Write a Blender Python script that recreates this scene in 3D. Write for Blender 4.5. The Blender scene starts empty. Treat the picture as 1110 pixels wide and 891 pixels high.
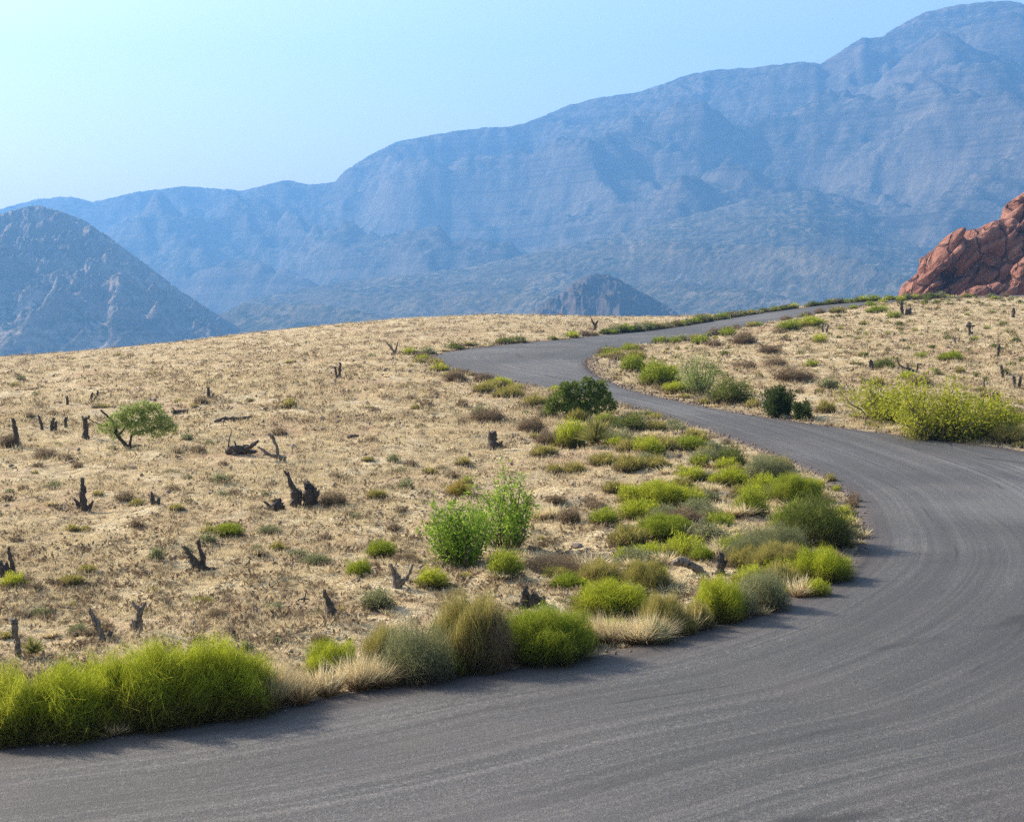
import bpy, math, random
import numpy as np
from mathutils import Vector

random.seed(7)
RS = np.random.RandomState(11)
scene = bpy.context.scene
COL = scene.collection

# ------------------------------------------------------------------ camera
F, PW, PH, EYE, HOR = 1525.0, 1110.0, 891.0, 5.5, 330.0
PITCH = math.atan((PH / 2 - HOR) / F)
CP, SP = math.cos(PITCH), math.sin(PITCH)
cam = bpy.data.cameras.new('camera')
camo = bpy.data.objects.new('camera', cam)
COL.objects.link(camo)
cam.sensor_width = 36.0
cam.lens = 36.0 * F / PW
cam.clip_start, cam.clip_end = 0.1, 30000
camo.location = (0, 0, EYE)
camo.rotation_euler = (math.pi / 2 - PITCH, 0, 0)
scene.camera = camo


def ray(u, v):
    """direction of picture points, forward component normalised to 1"""
    u = np.asarray(u, float); v = np.asarray(v, float)
    du, dv = u - PW / 2, PH / 2 - v
    y = F * CP + dv * SP
    return du / y, (-F * SP + dv * CP) / y


def col_slope(u, v):
    return ray(u, v)


# ------------------------------------------------------------------ noise
def _h(ix, iy, seed):
    n = (ix.astype(np.int64) * 374761393 + iy.astype(np.int64) * 668265263 + seed * 982451653) & 0xFFFFFFFF
    n = ((n ^ (n >> 13)) * 1274126177) & 0xFFFFFFFF
    return ((n ^ (n >> 16)) & 0xFFFF) / 65535.0


def noise(x, y, seed=0):
    """gradient noise, about -1..1"""
    x = np.asarray(x, float); y = np.asarray(y, float)
    ix, iy = np.floor(x), np.floor(y)
    fx, fy = x - ix, y - iy
    u, v = fx * fx * fx * (fx * (fx * 6 - 15) + 10), fy * fy * fy * (fy * (fy * 6 - 15) + 10)
    def g(ax, ay):
        a = _h(ix + ax, iy + ay, seed) * 2 * np.pi
        return np.cos(a) * (fx - ax) + np.sin(a) * (fy - ay)
    a = g(0, 0) + u * (g(1, 0) - g(0, 0))
    b = g(0, 1) + u * (g(1, 1) - g(0, 1))
    return 1.5 * (a + v * (b - a))


def fbm(x, y, seed=0, oct=4, gain=.5):
    s, a = 0, 1.0
    for k in range(oct):
        s = s + a * noise(x, y, seed + k * 17); x = x * 2.03 + 5.1; y = y * 2.03 + 1.7; a *= gain
    return s


def ridged(x, y, seed=0, oct=4, gain=.5):
    s, a, w = 0, 1.0, 1.0
    for k in range(oct):
        n = 1 - np.abs(noise(x, y, seed + k * 31)); n = n * n
        s = s + a * n * w; w = np.clip(n * 1.6, 0, 1); x = x * 2.05 + 3.3; y = y * 2.05 + 9.1; a *= gain
    return s


# ------------------------------------------------------------------ tags
def tag(o, label=None, cat=None, group=None, kind=None):
    if label: o['label'] = label
    if cat: o['category'] = cat
    if group: o['group'] = group
    if kind: o['kind'] = kind
    return o


def mesh(name, V, T, mats, attrs=None, uv=None, smooth=False, quads=False, midx=None):
    me = bpy.data.meshes.new(name)
    V = np.asarray(V, np.float32); T = np.asarray(T, np.int32)
    k = T.shape[1]
    me.vertices.add(len(V)); me.vertices.foreach_set('co', V.ravel())
    me.loops.add(T.size); me.loops.foreach_set('vertex_index', T.ravel())
    me.polygons.add(len(T))
    me.polygons.foreach_set('loop_start', np.arange(0, T.size, k, dtype=np.int32))
    me.polygons.foreach_set('loop_total', np.full(len(T), k, np.int32))
    if smooth: me.polygons.foreach_set('use_smooth', np.ones(len(T), bool))
    for m in (mats if isinstance(mats, (list, tuple)) else [mats]): me.materials.append(m)
    if midx is not None: me.polygons.foreach_set('material_index', np.asarray(midx, np.int32))
    me.update(calc_edges=True)
    for n, a in (attrs or {}).items():
        at = me.attributes.new(n, 'FLOAT', 'POINT'); at.data.foreach_set('value', np.asarray(a, np.float32))
    if uv is not None:
        l = me.uv_layers.new(name='uv'); l.data.foreach_set('uv', np.asarray(uv, np.float32)[T.ravel()].ravel())
    return me


def put(name, me, parent=None, loc=(0, 0, 0)):
    o = bpy.data.objects.new(name, me); COL.objects.link(o); o.location = loc
    if parent: o.parent = parent
    return o


def empty(name, loc):
    o = bpy.data.objects.new(name, None); COL.objects.link(o); o.location = loc; o.empty_display_size = .2
    return o


# ------------------------------------------------------------------ materials
def mat(name):
    m = bpy.data.materials.new(name); m.use_nodes = True
    nt = m.node_tree; nt.nodes.clear()
    out = nt.nodes.new('ShaderNodeOutputMaterial')
    return m, nt, out


class N:
    def __init__(s, nt): s.nt = nt
    def n(s, t, **k):
        x = s.nt.nodes.new(t)
        for a, b in k.items(): setattr(x, a, b)
        return x
    def l(s, a, b): s.nt.links.new(a, b)
    def attr(s, name): return s.n('ShaderNodeAttribute', attribute_name=name).outputs['Fac']
    def noise(s, vec, scale, detail=3, rough=.55, dist=0):
        x = s.n('ShaderNodeTexNoise'); x.inputs['Scale'].default_value = scale; x.inputs['Detail'].default_value = detail
        x.inputs['Roughness'].default_value = rough; x.inputs['Distortion'].default_value = dist
        if vec is not None: s.l(vec, x.inputs['Vector'])
        return x.outputs['Fac']
    def ramp(s, fac, stops, interp='LINEAR'):
        r = s.n('ShaderNodeValToRGB'); e = r.color_ramp.elements; r.color_ramp.interpolation = interp
        while len(e) < len(stops): e.new(.5)
        for i, (p, c) in enumerate(stops):
            e[i].position = p
            e[i].color = (c[0], c[1], c[2], 1) if isinstance(c, (tuple, list)) else (c, c, c, 1)
        s.l(fac, r.inputs[0]); return r.outputs[0]
    def mix(s, fac, a, b, mode='MIX'):
        x = s.n('ShaderNodeMix', data_type='RGBA', blend_type=mode)
        for sock, val in ((x.inputs[0], fac), (x.inputs[6], a), (x.inputs[7], b)):
            if isinstance(val, (int, float)): sock.default_value = val
            elif isinstance(val, tuple): sock.default_value = (*val, 1)
            else: s.l(val, sock)
        return x.outputs[2]
    def math(s, op, a, b=None):
        x = s.n('ShaderNodeMath', operation=op)
        for sock, val in ((x.inputs[0], a), (x.inputs[1], b)):
            if val is None: continue
            if isinstance(val, (int, float)): sock.default_value = val
            else: s.l(val, sock)
        return x.outputs[0]
    def mapping(s, vec, scale=(1, 1, 1), rot=(0, 0, 0)):
        x = s.n('ShaderNodeMapping'); x.inputs['Scale'].default_value = scale; x.inputs['Rotation'].default_value = rot
        s.l(vec, x.inputs['Vector']); return x.outputs[0]
    def bump(s, h, strength, dist, normal=None):
        x = s.n('ShaderNodeBump'); x.inputs['Strength'].default_value = strength; x.inputs['Distance'].default_value = dist
        s.l(h, x.inputs['Height'])
        if normal is not None: s.l(normal, x.inputs['Normal'])
        return x.outputs[0]


def plant_mat(name, tip, tip2, stem, stem_at=.25, trans=.45, stem_soft=.25):
    """thin leaves and stems: colour varies blade by blade, woody stem colour low on each plant"""
    m, nt, out = mat(name); q = N(nt)
    oi = q.n('ShaderNodeObjectInfo').outputs['Random']
    rnd = q.attr('rnd'); hgt = q.attr('hgt')
    f = q.math('ADD', q.math('MULTIPLY', rnd, .75), q.math('MULTIPLY', oi, .35))
    c = q.mix(f, tip, tip2)
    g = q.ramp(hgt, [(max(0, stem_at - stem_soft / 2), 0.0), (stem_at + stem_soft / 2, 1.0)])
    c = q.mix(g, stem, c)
    d = q.n('ShaderNodeBsdfDiffuse'); t = q.n('ShaderNodeBsdfTranslucent'); mx = q.n('ShaderNodeMixShader')
    q.l(c, d.inputs[0]); q.l(c, t.inputs[0]); mx.inputs[0].default_value = trans
    q.l(d.outputs[0], mx.inputs[1]); q.l(t.outputs[0], mx.inputs[2]); q.l(mx.outputs[0], out.inputs[0])
    return m


M = {}
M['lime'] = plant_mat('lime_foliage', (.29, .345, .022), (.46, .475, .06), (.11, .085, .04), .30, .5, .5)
M['green'] = plant_mat('green_foliage', (.20, .26, .025), (.33, .365, .05), (.10, .085, .04), .2)
M['olive'] = plant_mat('olive_foliage', (.25, .235, .055), (.40, .34, .12), (.13, .10, .06), .25)
M['sage'] = plant_mat('sage_foliage', (.17, .19, .085), (.31, .31, .17), (.12, .095, .07), .2)
M['dark'] = plant_mat('dark_foliage', (.10, .135, .028), (.19, .21, .06), (.075, .06, .035), .2)
M['brown'] = plant_mat('dry_twigs', (.20, .145, .095), (.31, .235, .15), (.15, .105, .075), .2, .25)
M['straw'] = plant_mat('straw_grass', (.52, .40, .20), (.80, .70, .47), (.30, .19, .09), .22, .35)
M['rust'] = plant_mat('rust_foliage', (.33, .24, .05), (.42, .34, .09), (.17, .11, .05), .2)
M['leafy'] = plant_mat('leafy_green', (.15, .27, .03), (.29, .39, .06), (.12, .15, .03), .05, .5)
M['leafy_yellow'] = plant_mat('leafy_yellow_green', (.27, .30, .03), (.44, .43, .06), (.15, .15, .04), .15, .5)
M['leafy_pale'] = plant_mat('leafy_pale_green', (.19, .27, .07), (.28, .33, .11), (.14, .13, .06), .1, .5)
M['juniper'] = plant_mat('juniper_green', (.10, .15, .03), (.23, .27, .06), (.06, .07, .03), .05, .3)
M['night'] = plant_mat('near_black_foliage', (.04, .065, .02), (.09, .115, .035), (.05, .05, .03), .05, .3)
M['yucca'] = plant_mat('yucca_leaf', (.20, .21, .06), (.34, .32, .11), (.22, .17, .08), .1, .2)
M['fine'] = plant_mat('fine_leaf', (.20, .28, .07), (.31, .37, .11), (.13, .16, .05), .05, .5)
M['dead'] = plant_mat('dry_grass_blade', (.50, .40, .245), (.74, .64, .43), (.34, .25, .15), .12, .35)


def wood(name, a, b):
    m, nt, out = mat(name); q = N(nt)
    co = q.n('ShaderNodeTexCoord').outputs['Object']
    f = q.noise(q.mapping(co, (30, 30, 8)), 1, 4, .7)
    c = q.ramp(f, [(.32, a), (.68, b)])
    p = q.n('ShaderNodeBsdfPrincipled'); q.l(c, p.inputs['Base Color']); p.inputs['Roughness'].default_value = .9
    q.l(q.bump(f, .8, .02), p.inputs['Normal']); q.l(p.outputs[0], out.inputs[0])
    return m


M['char'] = wood('charred_wood', (.016, .013, .012), (.12, .092, .075))
M['grey_wood'] = wood('weathered_wood', (.05, .04, .033), (.27, .22, .18))
M['bark'] = wood('dark_bark', (.015, .012, .01), (.07, .052, .038))
M['stem'] = wood('shrub_stem', (.07, .06, .04), (.19, .15, .10))


def rock_mat():
    m, nt, out = mat('dark_stone'); q = N(nt)
    co = q.n('ShaderNodeTexCoord').outputs['Object']
    f = q.noise(co, 9, 4, .65)
    oi = q.n('ShaderNodeObjectInfo').outputs['Random']
    c = q.mix(q.math('MULTIPLY', oi, .8), q.ramp(f, [(.3, (.10, .07, .055)), (.7, (.24, .18, .15))]), (.33, .26, .22))
    p = q.n('ShaderNodeBsdfPrincipled'); q.l(c, p.inputs['Base Color']); p.inputs['Roughness'].default_value = .9
    q.l(q.bump(f, .6, .03), p.inputs['Normal']); q.l(p.outputs[0], out.inputs[0])
    return m


M['stone'] = rock_mat()


def ground_mat():
    m, nt, out = mat('dry_desert_ground'); q = N(nt)
    pos = q.n('ShaderNodeNewGeometry').outputs['Position']
    big = q.noise(pos, .055, 4, .6, .6)
    mid = q.noise(pos, .5, 4, .6, .3)
    tuft = q.noise(pos, 2.3, 4, .7)
    grit = q.noise(pos, 17, 3, .7)
    c = q.ramp(big, [(.30, (.31, .225, .135)), (.44, (.44, .335, .195)), (.60, (.51, .40, .235)), (.75, (.36, .265, .16))])
    c = q.mix(q.ramp(mid, [(.42, 0.0), (.60, .85)]), c, (.66, .55, .36))
    red = q.ramp(q.noise(pos, .16, 3, .6, .4), [(.50, 0.0), (.66, .7)])
    c = q.mix(red, c, (.43, .275, .18))
    c = q.mix(q.ramp(tuft, [(.38, .8), (.50, 0.0)]), c, (.21, .14, .088))
    c = q.mix(q.ramp(grit, [(.33, .65), (.44, 0.0)]), c, (.20, .145, .10))
    c = q.mix(q.ramp(grit, [(.58, 0.0), (.70, .6)]), c, (.68, .55, .32))
    # a narrow verge of grey-brown gravel beside the asphalt
    sd = q.attr('sd')
    wob = q.math('ADD', sd, q.math('MULTIPLY', q.math('SUBTRACT', mid, .5), 1.6))
    v = q.ramp(wob, [(.28, 1.0), (.85, 0.0)])
    c = q.mix(q.math('MULTIPLY', v, .75), c, q.mix(q.ramp(grit, [(.4, 0.0), (.6, 1.0)]), (.20, .15, .115), (.42, .33, .235)))
    p = q.n('ShaderNodeBsdfPrincipled'); q.l(c, p.inputs['Base Color']); p.inputs['Roughness'].default_value = 1
    p.inputs['Specular IOR Level'].default_value = .1
    h = q.math('ADD', tuft, q.math('MULTIPLY', grit, .35))
    q.l(q.bump(h, 1.0, .26), p.inputs['Normal']); q.l(p.outputs[0], out.inputs[0])
    return m


def road_mat():
    m, nt, out = mat('worn_asphalt'); q = N(nt)
    uv = q.n('ShaderNodeUVMap', uv_map='uv').outputs[0]
    pos = q.n('ShaderNodeNewGeometry').outputs['Position']
    agg = q.noise(pos, 34, 2, .8)
    agg2 = q.noise(pos, 75, 1, .8)
    agg3 = q.noise(pos, 13, 2, .85)
    patch = q.noise(pos, .22, 4, .6, .3)
    streak = q.noise(q.mapping(uv, (.03, 3.4, 1)), 1, 4, .75, .12)
    streak2 = q.noise(q.mapping(uv, (.012, .75, 1)), 1, 2, .6, .1)
    c = q.ramp(agg, [(.28, (.032, .032, .034)), (.5, (.086, .084, .087)), (.74, (.205, .20, .203))])
    c = q.mix(q.ramp(agg2, [(.62, 0.0), (.72, .55)]), c, (.36, .35, .345))
    c = q.mix(q.ramp(agg3, [(.30, .55), (.48, 0.0)]), c, (.06, .059, .06))
    c = q.mix(q.ramp(agg3, [(.55, 0.0), (.72, .5)]), c, (.30, .29, .285))
    c = q.mix(q.ramp(streak, [(.38, .58), (.54, 0.0)]), c, (.042, .045, .047))
    c = q.mix(q.ramp(streak, [(.52, 0.0), (.70, .46)]), c, (.23, .213, .211))
    c = q.mix(q.ramp(streak2, [(.40, .5), (.56, 0.0)]), c, (.058, .057, .06))
    c = q.mix(q.ramp(patch, [(.46, 0.0), (.68, .35)]), c, (.135, .115, .11))
    worn = q.noise(pos, .085, 3, .55, .8)
    c = q.mix(q.ramp(worn, [(.40, .5), (.54, 0.0)]), c, (.050, .049, .052))
    c = q.mix(q.ramp(worn, [(.54, 0.0), (.70, .3)]), c, (.19, .185, .187))
    # dark reddish band of old binder by the edges
    e = q.attr('edge')
    ew = q.math('ADD', e, q.math('MULTIPLY', q.math('SUBTRACT', patch, .5), 1.1))
    c = q.mix(q.math('MULTIPLY', q.ramp(ew, [(.25, 1.0), (1.25, 0.0)]), .55), c, (.062, .046, .043))
    # sealed cracks that run with the road
    ck = q.n('ShaderNodeTexVoronoi', feature='DISTANCE_TO_EDGE'); ck.inputs['Scale'].default_value = 1
    wv = q.n('ShaderNodeVectorMath', operation='ADD')
    nz = q.n('ShaderNodeTexNoise'); nz.inputs['Scale'].default_value = 1.4; q.l(uv, nz.inputs['Vector'])
    q.l(q.mapping(uv, (.022, .30, 1)), wv.inputs[0]); 
    sc = q.n('ShaderNodeVectorMath', operation='SCALE'); sc.inputs[3].default_value = .035
    q.l(nz.outputs['Color'], sc.inputs[0]); q.l(sc.outputs[0], wv.inputs[1])
    q.l(wv.outputs[0], ck.inputs['Vector'])
    gate = q.ramp(q.noise(pos, .30, 2, .5), [(.50, 0.0), (.58, 1.0)])
    crack = q.math('MULTIPLY', q.ramp(ck.outputs['Distance'], [(.003, 1.0), (.012, 0.0)]), gate)
    c = q.mix(q.math('MULTIPLY', crack, .75), c, (.035, .034, .036))
    p = q.n('ShaderNodeBsdfPrincipled'); q.l(c, p.inputs['Base Color']); p.inputs['Roughness'].default_value = .8
    p.inputs['Specular IOR Level'].default_value = .3
    h = q.math('ADD', agg, q.math('MULTIPLY', agg2, .5))
    q.l(q.bump(h, .55, .025), p.inputs['Normal']); q.l(p.outputs[0], out.inputs[0])
    return m


def mountain_mat(name, rock_a, rock_b, pale, veg, spk, big, band, rough=.9):
    """bedded rock with pale scree patches and a scatter of dark bushes; spk = bushes per metre, big = patch scale"""
    m, nt, out = mat(name); q = N(nt)
    g = q.n('ShaderNodeNewGeometry'); pos = g.outputs['Position']
    sep = q.n('ShaderNodeSeparateXYZ'); q.l(pos, sep.inputs[0])
    warp = q.noise(pos, big * .5, 4, .6)
    zz = q.math('ADD', q.math('MULTIPLY', sep.outputs[2], band), q.math('MULTIPLY', warp, 1.1))
    comb = q.n('ShaderNodeCombineXYZ'); q.l(zz, comb.inputs[2])
    strata = q.noise(comb.outputs[0], 1, 4, .7)
    fine = q.noise(pos, spk, 3, .7)
    mid = q.noise(pos, spk * .28, 3, .65, .4)
    blot = q.noise(q.mapping(pos, (1, .6, .8)), big, 4, .65, .8)
    c = q.ramp(strata, [(.36, rock_a), (.50, rock_b), (.56, rock_a), (.68, rock_b)])
    c = q.mix(q.ramp(blot, [(.52, 0.0), (.66, .85)]), c, pale)
    c = q.mix(q.ramp(mid, [(.54, 0.0), (.66, .6)]), c, pale)
    n = q.n('ShaderNodeSeparateXYZ'); q.l(g.outputs['Normal'], n.inputs[0])
    flat = q.ramp(n.outputs[2], [(.40, .25), (.8, 1.0)])
    dens = q.ramp(q.noise(pos, big * 1.3, 3, .6), [(.35, .45), (.6, 1.0)])
    vf = q.math('MULTIPLY', q.math('MULTIPLY', q.ramp(fine, [(.44, 0.0), (.54, 1.0)]), flat), dens)
    c = q.mix(vf, c, veg)
    p = q.n('ShaderNodeBsdfPrincipled'); q.l(c, p.inputs['Base Color']); p.inputs['Roughness'].default_value = 1
    p.inputs['Specular IOR Level'].default_value = 0
    q.l(q.bump(q.math('ADD', q.math('ADD', fine, mid), strata), rough, .35 / spk), p.inputs['Normal']); q.l(p.outputs[0], out.inputs[0])
    return m


def sandstone_mat():
    m, nt, out = mat('red_sandstone'); q = N(nt)
    pos = q.n('ShaderNodeNewGeometry').outputs['Position']
    sep = q.n('ShaderNodeSeparateXYZ'); q.l(pos, sep.inputs[0])
    warp = q.noise(pos, .06, 4, .6)
    tilt = q.math('ADD', sep.outputs[2], q.math('MULTIPLY', sep.outputs[0], -.55))
    zz = q.math('ADD', q.math('MULTIPLY', tilt, .42), q.math('MULTIPLY', warp, 2.0))
    comb = q.n('ShaderNodeCombineXYZ'); q.l(zz, comb.inputs[2])
    s = q.noise(comb.outputs[0], 1, 4, .7)
    f = q.noise(pos, .6, 4, .65)
    c = q.ramp(s, [(.30, (.145, .068, .054)), (.5, (.25, .115, .085)), (.7, (.37, .21, .155))])
    c = q.mix(q.ramp(f, [(.5, 0.0), (.75, .45)]), c, (.22, .09, .07))
    jt = q.n('ShaderNodeTexVoronoi', feature='DISTANCE_TO_EDGE'); jt.inputs['Scale'].default_value = 1
    jn = q.n('ShaderNodeTexNoise'); jn.inputs['Scale'].default_value = .25; q.l(pos, jn.inputs['Vector'])
    js = q.n('ShaderNodeVectorMath', operation='SCALE'); js.inputs[3].default_value = .5; q.l(jn.outputs['Color'], js.inputs[0])
    ja = q.n('ShaderNodeVectorMath', operation='ADD'); q.l(q.mapping(pos, (.16, .10, .085), (0, .7, 0)), ja.inputs[0]); q.l(js.outputs[0], ja.inputs[1])
    q.l(ja.outputs[0], jt.inputs['Vector'])
    joint = q.ramp(jt.outputs['Distance'], [(.008, 0.0), (.05, 1.0)])
    stain = q.ramp(q.noise(q.mapping(pos, (.5, .5, .09), (0, .5, 0)), 1, 4, .65), [(.52, 0.0), (.70, .7)])
    c = q.mix(stain, c, (.075, .045, .042))
    c = q.mix(q.math('MULTIPLY', q.math('SUBTRACT', 1.0, joint), .5), c, (.06, .032, .028))
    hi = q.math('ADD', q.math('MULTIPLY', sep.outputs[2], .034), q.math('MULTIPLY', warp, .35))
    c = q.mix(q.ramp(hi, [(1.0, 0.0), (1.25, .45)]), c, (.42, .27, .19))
    p = q.n('ShaderNodeBsdfPrincipled'); q.l(c, p.inputs['Base Color']); p.inputs['Roughness'].default_value = .95
    p.inputs['Specular IOR Level'].default_value = .1
    q.l(q.bump(q.math('ADD', q.math('ADD', s, f), joint), 1.0, 1.1), p.inputs['Normal']); q.l(p.outputs[0], out.inputs[0])
    return m


# ------------------------------------------------------------------ terrain
UC = [-1200, -700, 0, 150, 300, 450, 550, 640, 700, 800, 900, 960, 1000, 1110, 1700, 2300]
VC = [402, 398, 388, 376, 358, 344.5, 341, 343.5, 345, 341, 329, 324.5, 323, 320.5, 314, 312]
DC = 190.0
_a = np.array([(u - 555) / 1528.0 for u in UC])
_zc = np.array([EYE + ray(u, v)[1] * DC for u, v in zip(UC, VC)])
_aa = np.linspace(_a[0], _a[-1], 400)
_zz = np.interp(_aa, _a, _zc)
_k = np.exp(-np.linspace(-2, 2, 21) ** 2); _k /= _k.sum()
_zz = np.convolve(np.pad(_zz, 10, mode='edge'), _k, 'valid')


def T(x, y):
    x = np.asarray(x, float); y = np.asarray(y, float)
    d = np.maximum(y, 6.0)
    a = np.clip(x / d, _a[0], _a[-1])
    zc = np.interp(a, _aa, _zz)
    t = np.clip((y - 50) / (DC - 50), 0, None)
    lin = np.where(t < 1, t + .10 * np.sin(np.pi * np.clip(t, 0, 1)) * 0 , 1)
    s = np.clip(t / .16, 0, 1); lin = lin * (s * s * (3 - 2 * s)) ** .5
    z = zc * lin
    sl = (zc - EYE) / DC
    e = np.clip(y - DC, 0, None)
    fall = z + sl * e - 1.0 * (e / 40) ** 2 / (1 + e / 130)
    deep = -48 - .045 * np.clip(y - 900, 0, None)
    z = np.where(y > DC, np.maximum(fall, deep), z)
    # a shallow wash in the left field
    z = z - 1.0 * np.exp(-(((x + 42) / 17) ** 2 + ((y - 96) / 16) ** 2))
    z = z + .5 * np.exp(-(((x + 30) / 16) ** 2 + ((y - 72) / 10) ** 2))
    # the bank the picture was taken from
    b = np.clip((10.0 - y) / 8.0, 0, 1)
    z = z + 3.7 * b * b * (3 - 2 * b)
    return z


def hit(u, v):
    """where a picture point meets the terrain"""
    a, s = ray(u, v)
    y = np.concatenate([np.arange(9, 60, .25), np.arange(60, 400, .5)])
    A = np.atleast_1d(a)[:, None]; S = np.atleast_1d(s)[:, None]
    g = EYE + S * y[None] - T(A * y[None], np.broadcast_to(y[None], (A.shape[0], len(y))))
    below = g < 0
    i = np.where(below.any(1), below.argmax(1), len(y) - 1)
    i = np.maximum(i, 1)
    r = np.arange(len(i)); g0, g1 = g[r, i - 1], g[r, i]
    f = np.clip(g0 / np.where(np.abs(g0 - g1) < 1e-9, 1e-9, g0 - g1), 0, 1)
    yy = y[i - 1] + f * (y[i] - y[i - 1])
    # never past the crest
    if not below.any(1).all():
        bad = ~below.any(1)
        yy[bad] = DC - 2
    aa = np.atleast_1d(a)
    return np.stack([aa * yy, yy], 1)


def P(u, v): return tuple(hit([u], [v])[0])


def catmull(pts, n=24):
    p = np.asarray(pts, float)
    p = np.vstack([2 * p[0] - p[1], p, 2 * p[-1] - p[-2]])
    out = []
    for i in range(1, len(p) - 2):
        p0, p1, p2, p3 = p[i - 1:i + 3]
        d = lambda a, b: max(np.linalg.norm(a - b), 1e-3) ** .5
        t0, t1 = 0, d(p0, p1); t2 = t1 + d(p1, p2); t3 = t2 + d(p2, p3)
        t = np.linspace(t1, t2, n, endpoint=False)[:, None]
        A1 = (t1 - t) / (t1 - t0) * p0 + (t - t0) / (t1 - t0) * p1
        A2 = (t2 - t) / (t2 - t1) * p1 + (t - t1) / (t2 - t1) * p2
        A3 = (t3 - t) / (t3 - t2) * p2 + (t - t2) / (t3 - t2) * p3
        B1 = (t2 - t) / (t2 - t0) * A1 + (t - t0) / (t2 - t0) * A2
        B2 = (t3 - t) / (t3 - t1) * A2 + (t - t1) / (t3 - t1) * A3
        out.append((t2 - t) / (t2 - t1) * B1 + (t - t1) / (t2 - t1) * B2)
    return np.vstack(out + [p[-2][None]])


def resample(p, n):
    s = np.concatenate([[0], np.cumsum(np.linalg.norm(np.diff(p, axis=0), axis=1))])
    t = np.linspace(0, s[-1], n)
    return np.stack([np.interp(t, s, p[:, 0]), np.interp(t, s, p[:, 1])], 1)


# the two edges of the road, in matching sections ('p' plan metres, 'i' seen points)
SEC = [
    ([('p', -34, 3), ('p', -22, 9.6), ('p', -11, 15.1), ('i', 0, 812), ('i', 130, 797), ('i', 300, 770), ('i', 430, 745), ('i', 540, 728), ('i', 640, 713)],
     [('p', -30, -6), ('p', -18, 1.5), ('p', -8, 7.0), ('p', 2, 11.5), ('p', 8, 16)]),
    ([('i', 640, 713), ('i', 720, 694), ('i', 800, 670), ('i', 850, 650), ('i', 890, 630), ('i', 920, 610), ('i', 934, 588), ('i', 936, 570)],
     [('p', 8, 16), ('p', 13, 23), ('p', 16.6, 31), ('p', 18.4, 39)]),
    ([('i', 936, 570), ('i', 926, 545), ('i', 896, 520), ('i', 856, 500), ('i', 815, 484), ('i', 775, 470)],
     [('p', 18.4, 39), ('p', 19.2, 46), ('i', 1110, 490), ('i', 1030, 479), ('i', 948, 469), ('i', 880, 460)]),
    ([('i', 775, 470), ('i', 735, 457), ('i', 700, 446), ('i', 665, 436), ('i', 625, 427)],
     [('i', 880, 460), ('i', 777, 444), ('i', 720, 432), ('i', 690, 425)]),
    ([('i', 625, 427), ('i', 590, 421), ('i', 555, 414), ('i', 515, 406), ('i', 486, 398), ('i', 469, 389)],
     [('i', 690, 425), ('i', 665, 416), ('i', 645, 406), ('i', 636, 396)]),
    ([('i', 469, 389), ('i', 478, 383.5), ('i', 505, 379), ('i', 550, 374), ('i', 603, 369)],
     [('i', 636, 396), ('i', 640, 389), ('i', 661, 382)]),
    ([('i', 603, 369), ('i', 650, 364), ('i', 700, 359), ('i', 740, 354), ('i', 807, 343), ('i', 873, 333.5), ('i', 935, 327.8)],
     [('i', 661, 382), ('i', 696, 375), ('i', 746, 366), ('i', 793, 357.5), ('i', 851, 346.5), ('i', 909, 336), ('i', 950, 330)]),
]


def conv(s): return [(a, b) if k == 'p' else P(a, b) for k, a, b in s]


SECN = [150, 160, 160, 110, 130, 110, 160]
Lp, Rp = [], []
lc = [conv(s[0]) for s in SEC]; rc = [conv(s[1]) for s in SEC]
# the last bit runs over the crest and down beyond it
for c in (lc, rc):
    a, b = np.array(c[-1][-2]), np.array(c[-1][-1]); dv = (b - a) / np.linalg.norm(b - a)
    for k in (15, 40): c[-1].append(tuple(b + dv * k))


def chain(cs, ns):
    flat, marks = [], [0]
    for c in cs:
        flat += c if not flat else c[1:]
        marks.append(len(flat) - 1)
    n = 24
    cur = catmull(flat, n)
    return np.vstack([resample(cur[marks[i] * n:marks[i + 1] * n + 1], k)[(0 if i == 0 else 1):] for i, k in enumerate(ns)])


L, R = chain(lc, SECN), chain(rc, SECN)
CEN = (L + R) / 2
HALF = np.linalg.norm(L - R, axis=1) / 2


def road_sd(x, y):
    """distance outside (+) or inside (-) the asphalt; also which side and where along"""
    sh = np.shape(x); X = np.ravel(x); Y = np.ravel(y)
    sd = np.full(len(X), 99.0); side = np.zeros(len(X))
    poly = np.vstack([L, R[::-1]])
    E0 = poly; E1 = np.roll(poly, -1, 0)
    near = (Y < 260) & (Y > -15)
    idx = np.where(near)[0]
    for k in range(0, len(idx), 4000):
        i = idx[k:k + 4000]; px, py = X[i][:, None], Y[i][:, None]
        ds = []
        for EL in (L[::2], R[::2]):
            a, b = EL[:-1], EL[1:]
            d = b - a; ll = np.maximum((d * d).sum(1), 1e-9)
            t = np.clip(((px - a[:, 0]) * d[:, 0] + (py - a[:, 1]) * d[:, 1]) / ll, 0, 1)
            q = (px - a[:, 0] - t * d[:, 0]) ** 2 + (py - a[:, 1] - t * d[:, 1]) ** 2
            ds.append(np.sqrt(q.min(1)))
        dl, dr = ds
        cond = ((E0[:, 1] > py) != (E1[:, 1] > py))
        den = np.where(np.abs(E1[:, 1] - E0[:, 1]) < 1e-12, 1e-12, E1[:, 1] - E0[:, 1])
        xi = (E1[:, 0] - E0[:, 0]) * (py - E0[:, 1]) / den + E0[:, 0]
        ins = ((cond & (px < xi)).sum(1) % 2) == 1
        m = np.minimum(dl, dr)
        sd[i] = np.where(ins, -m, m); side[i] = np.where(dl < dr, -1, 1)
    return sd.reshape(sh), side.reshape(sh)


def bumps(x, y):
    return .16 * fbm(x / 7.0, y / 7.0, 3, 3) + .13 * noise(x / 1.7, y / 1.7, 8) + .05 * noise(x / .6, y / .6, 9)


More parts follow.
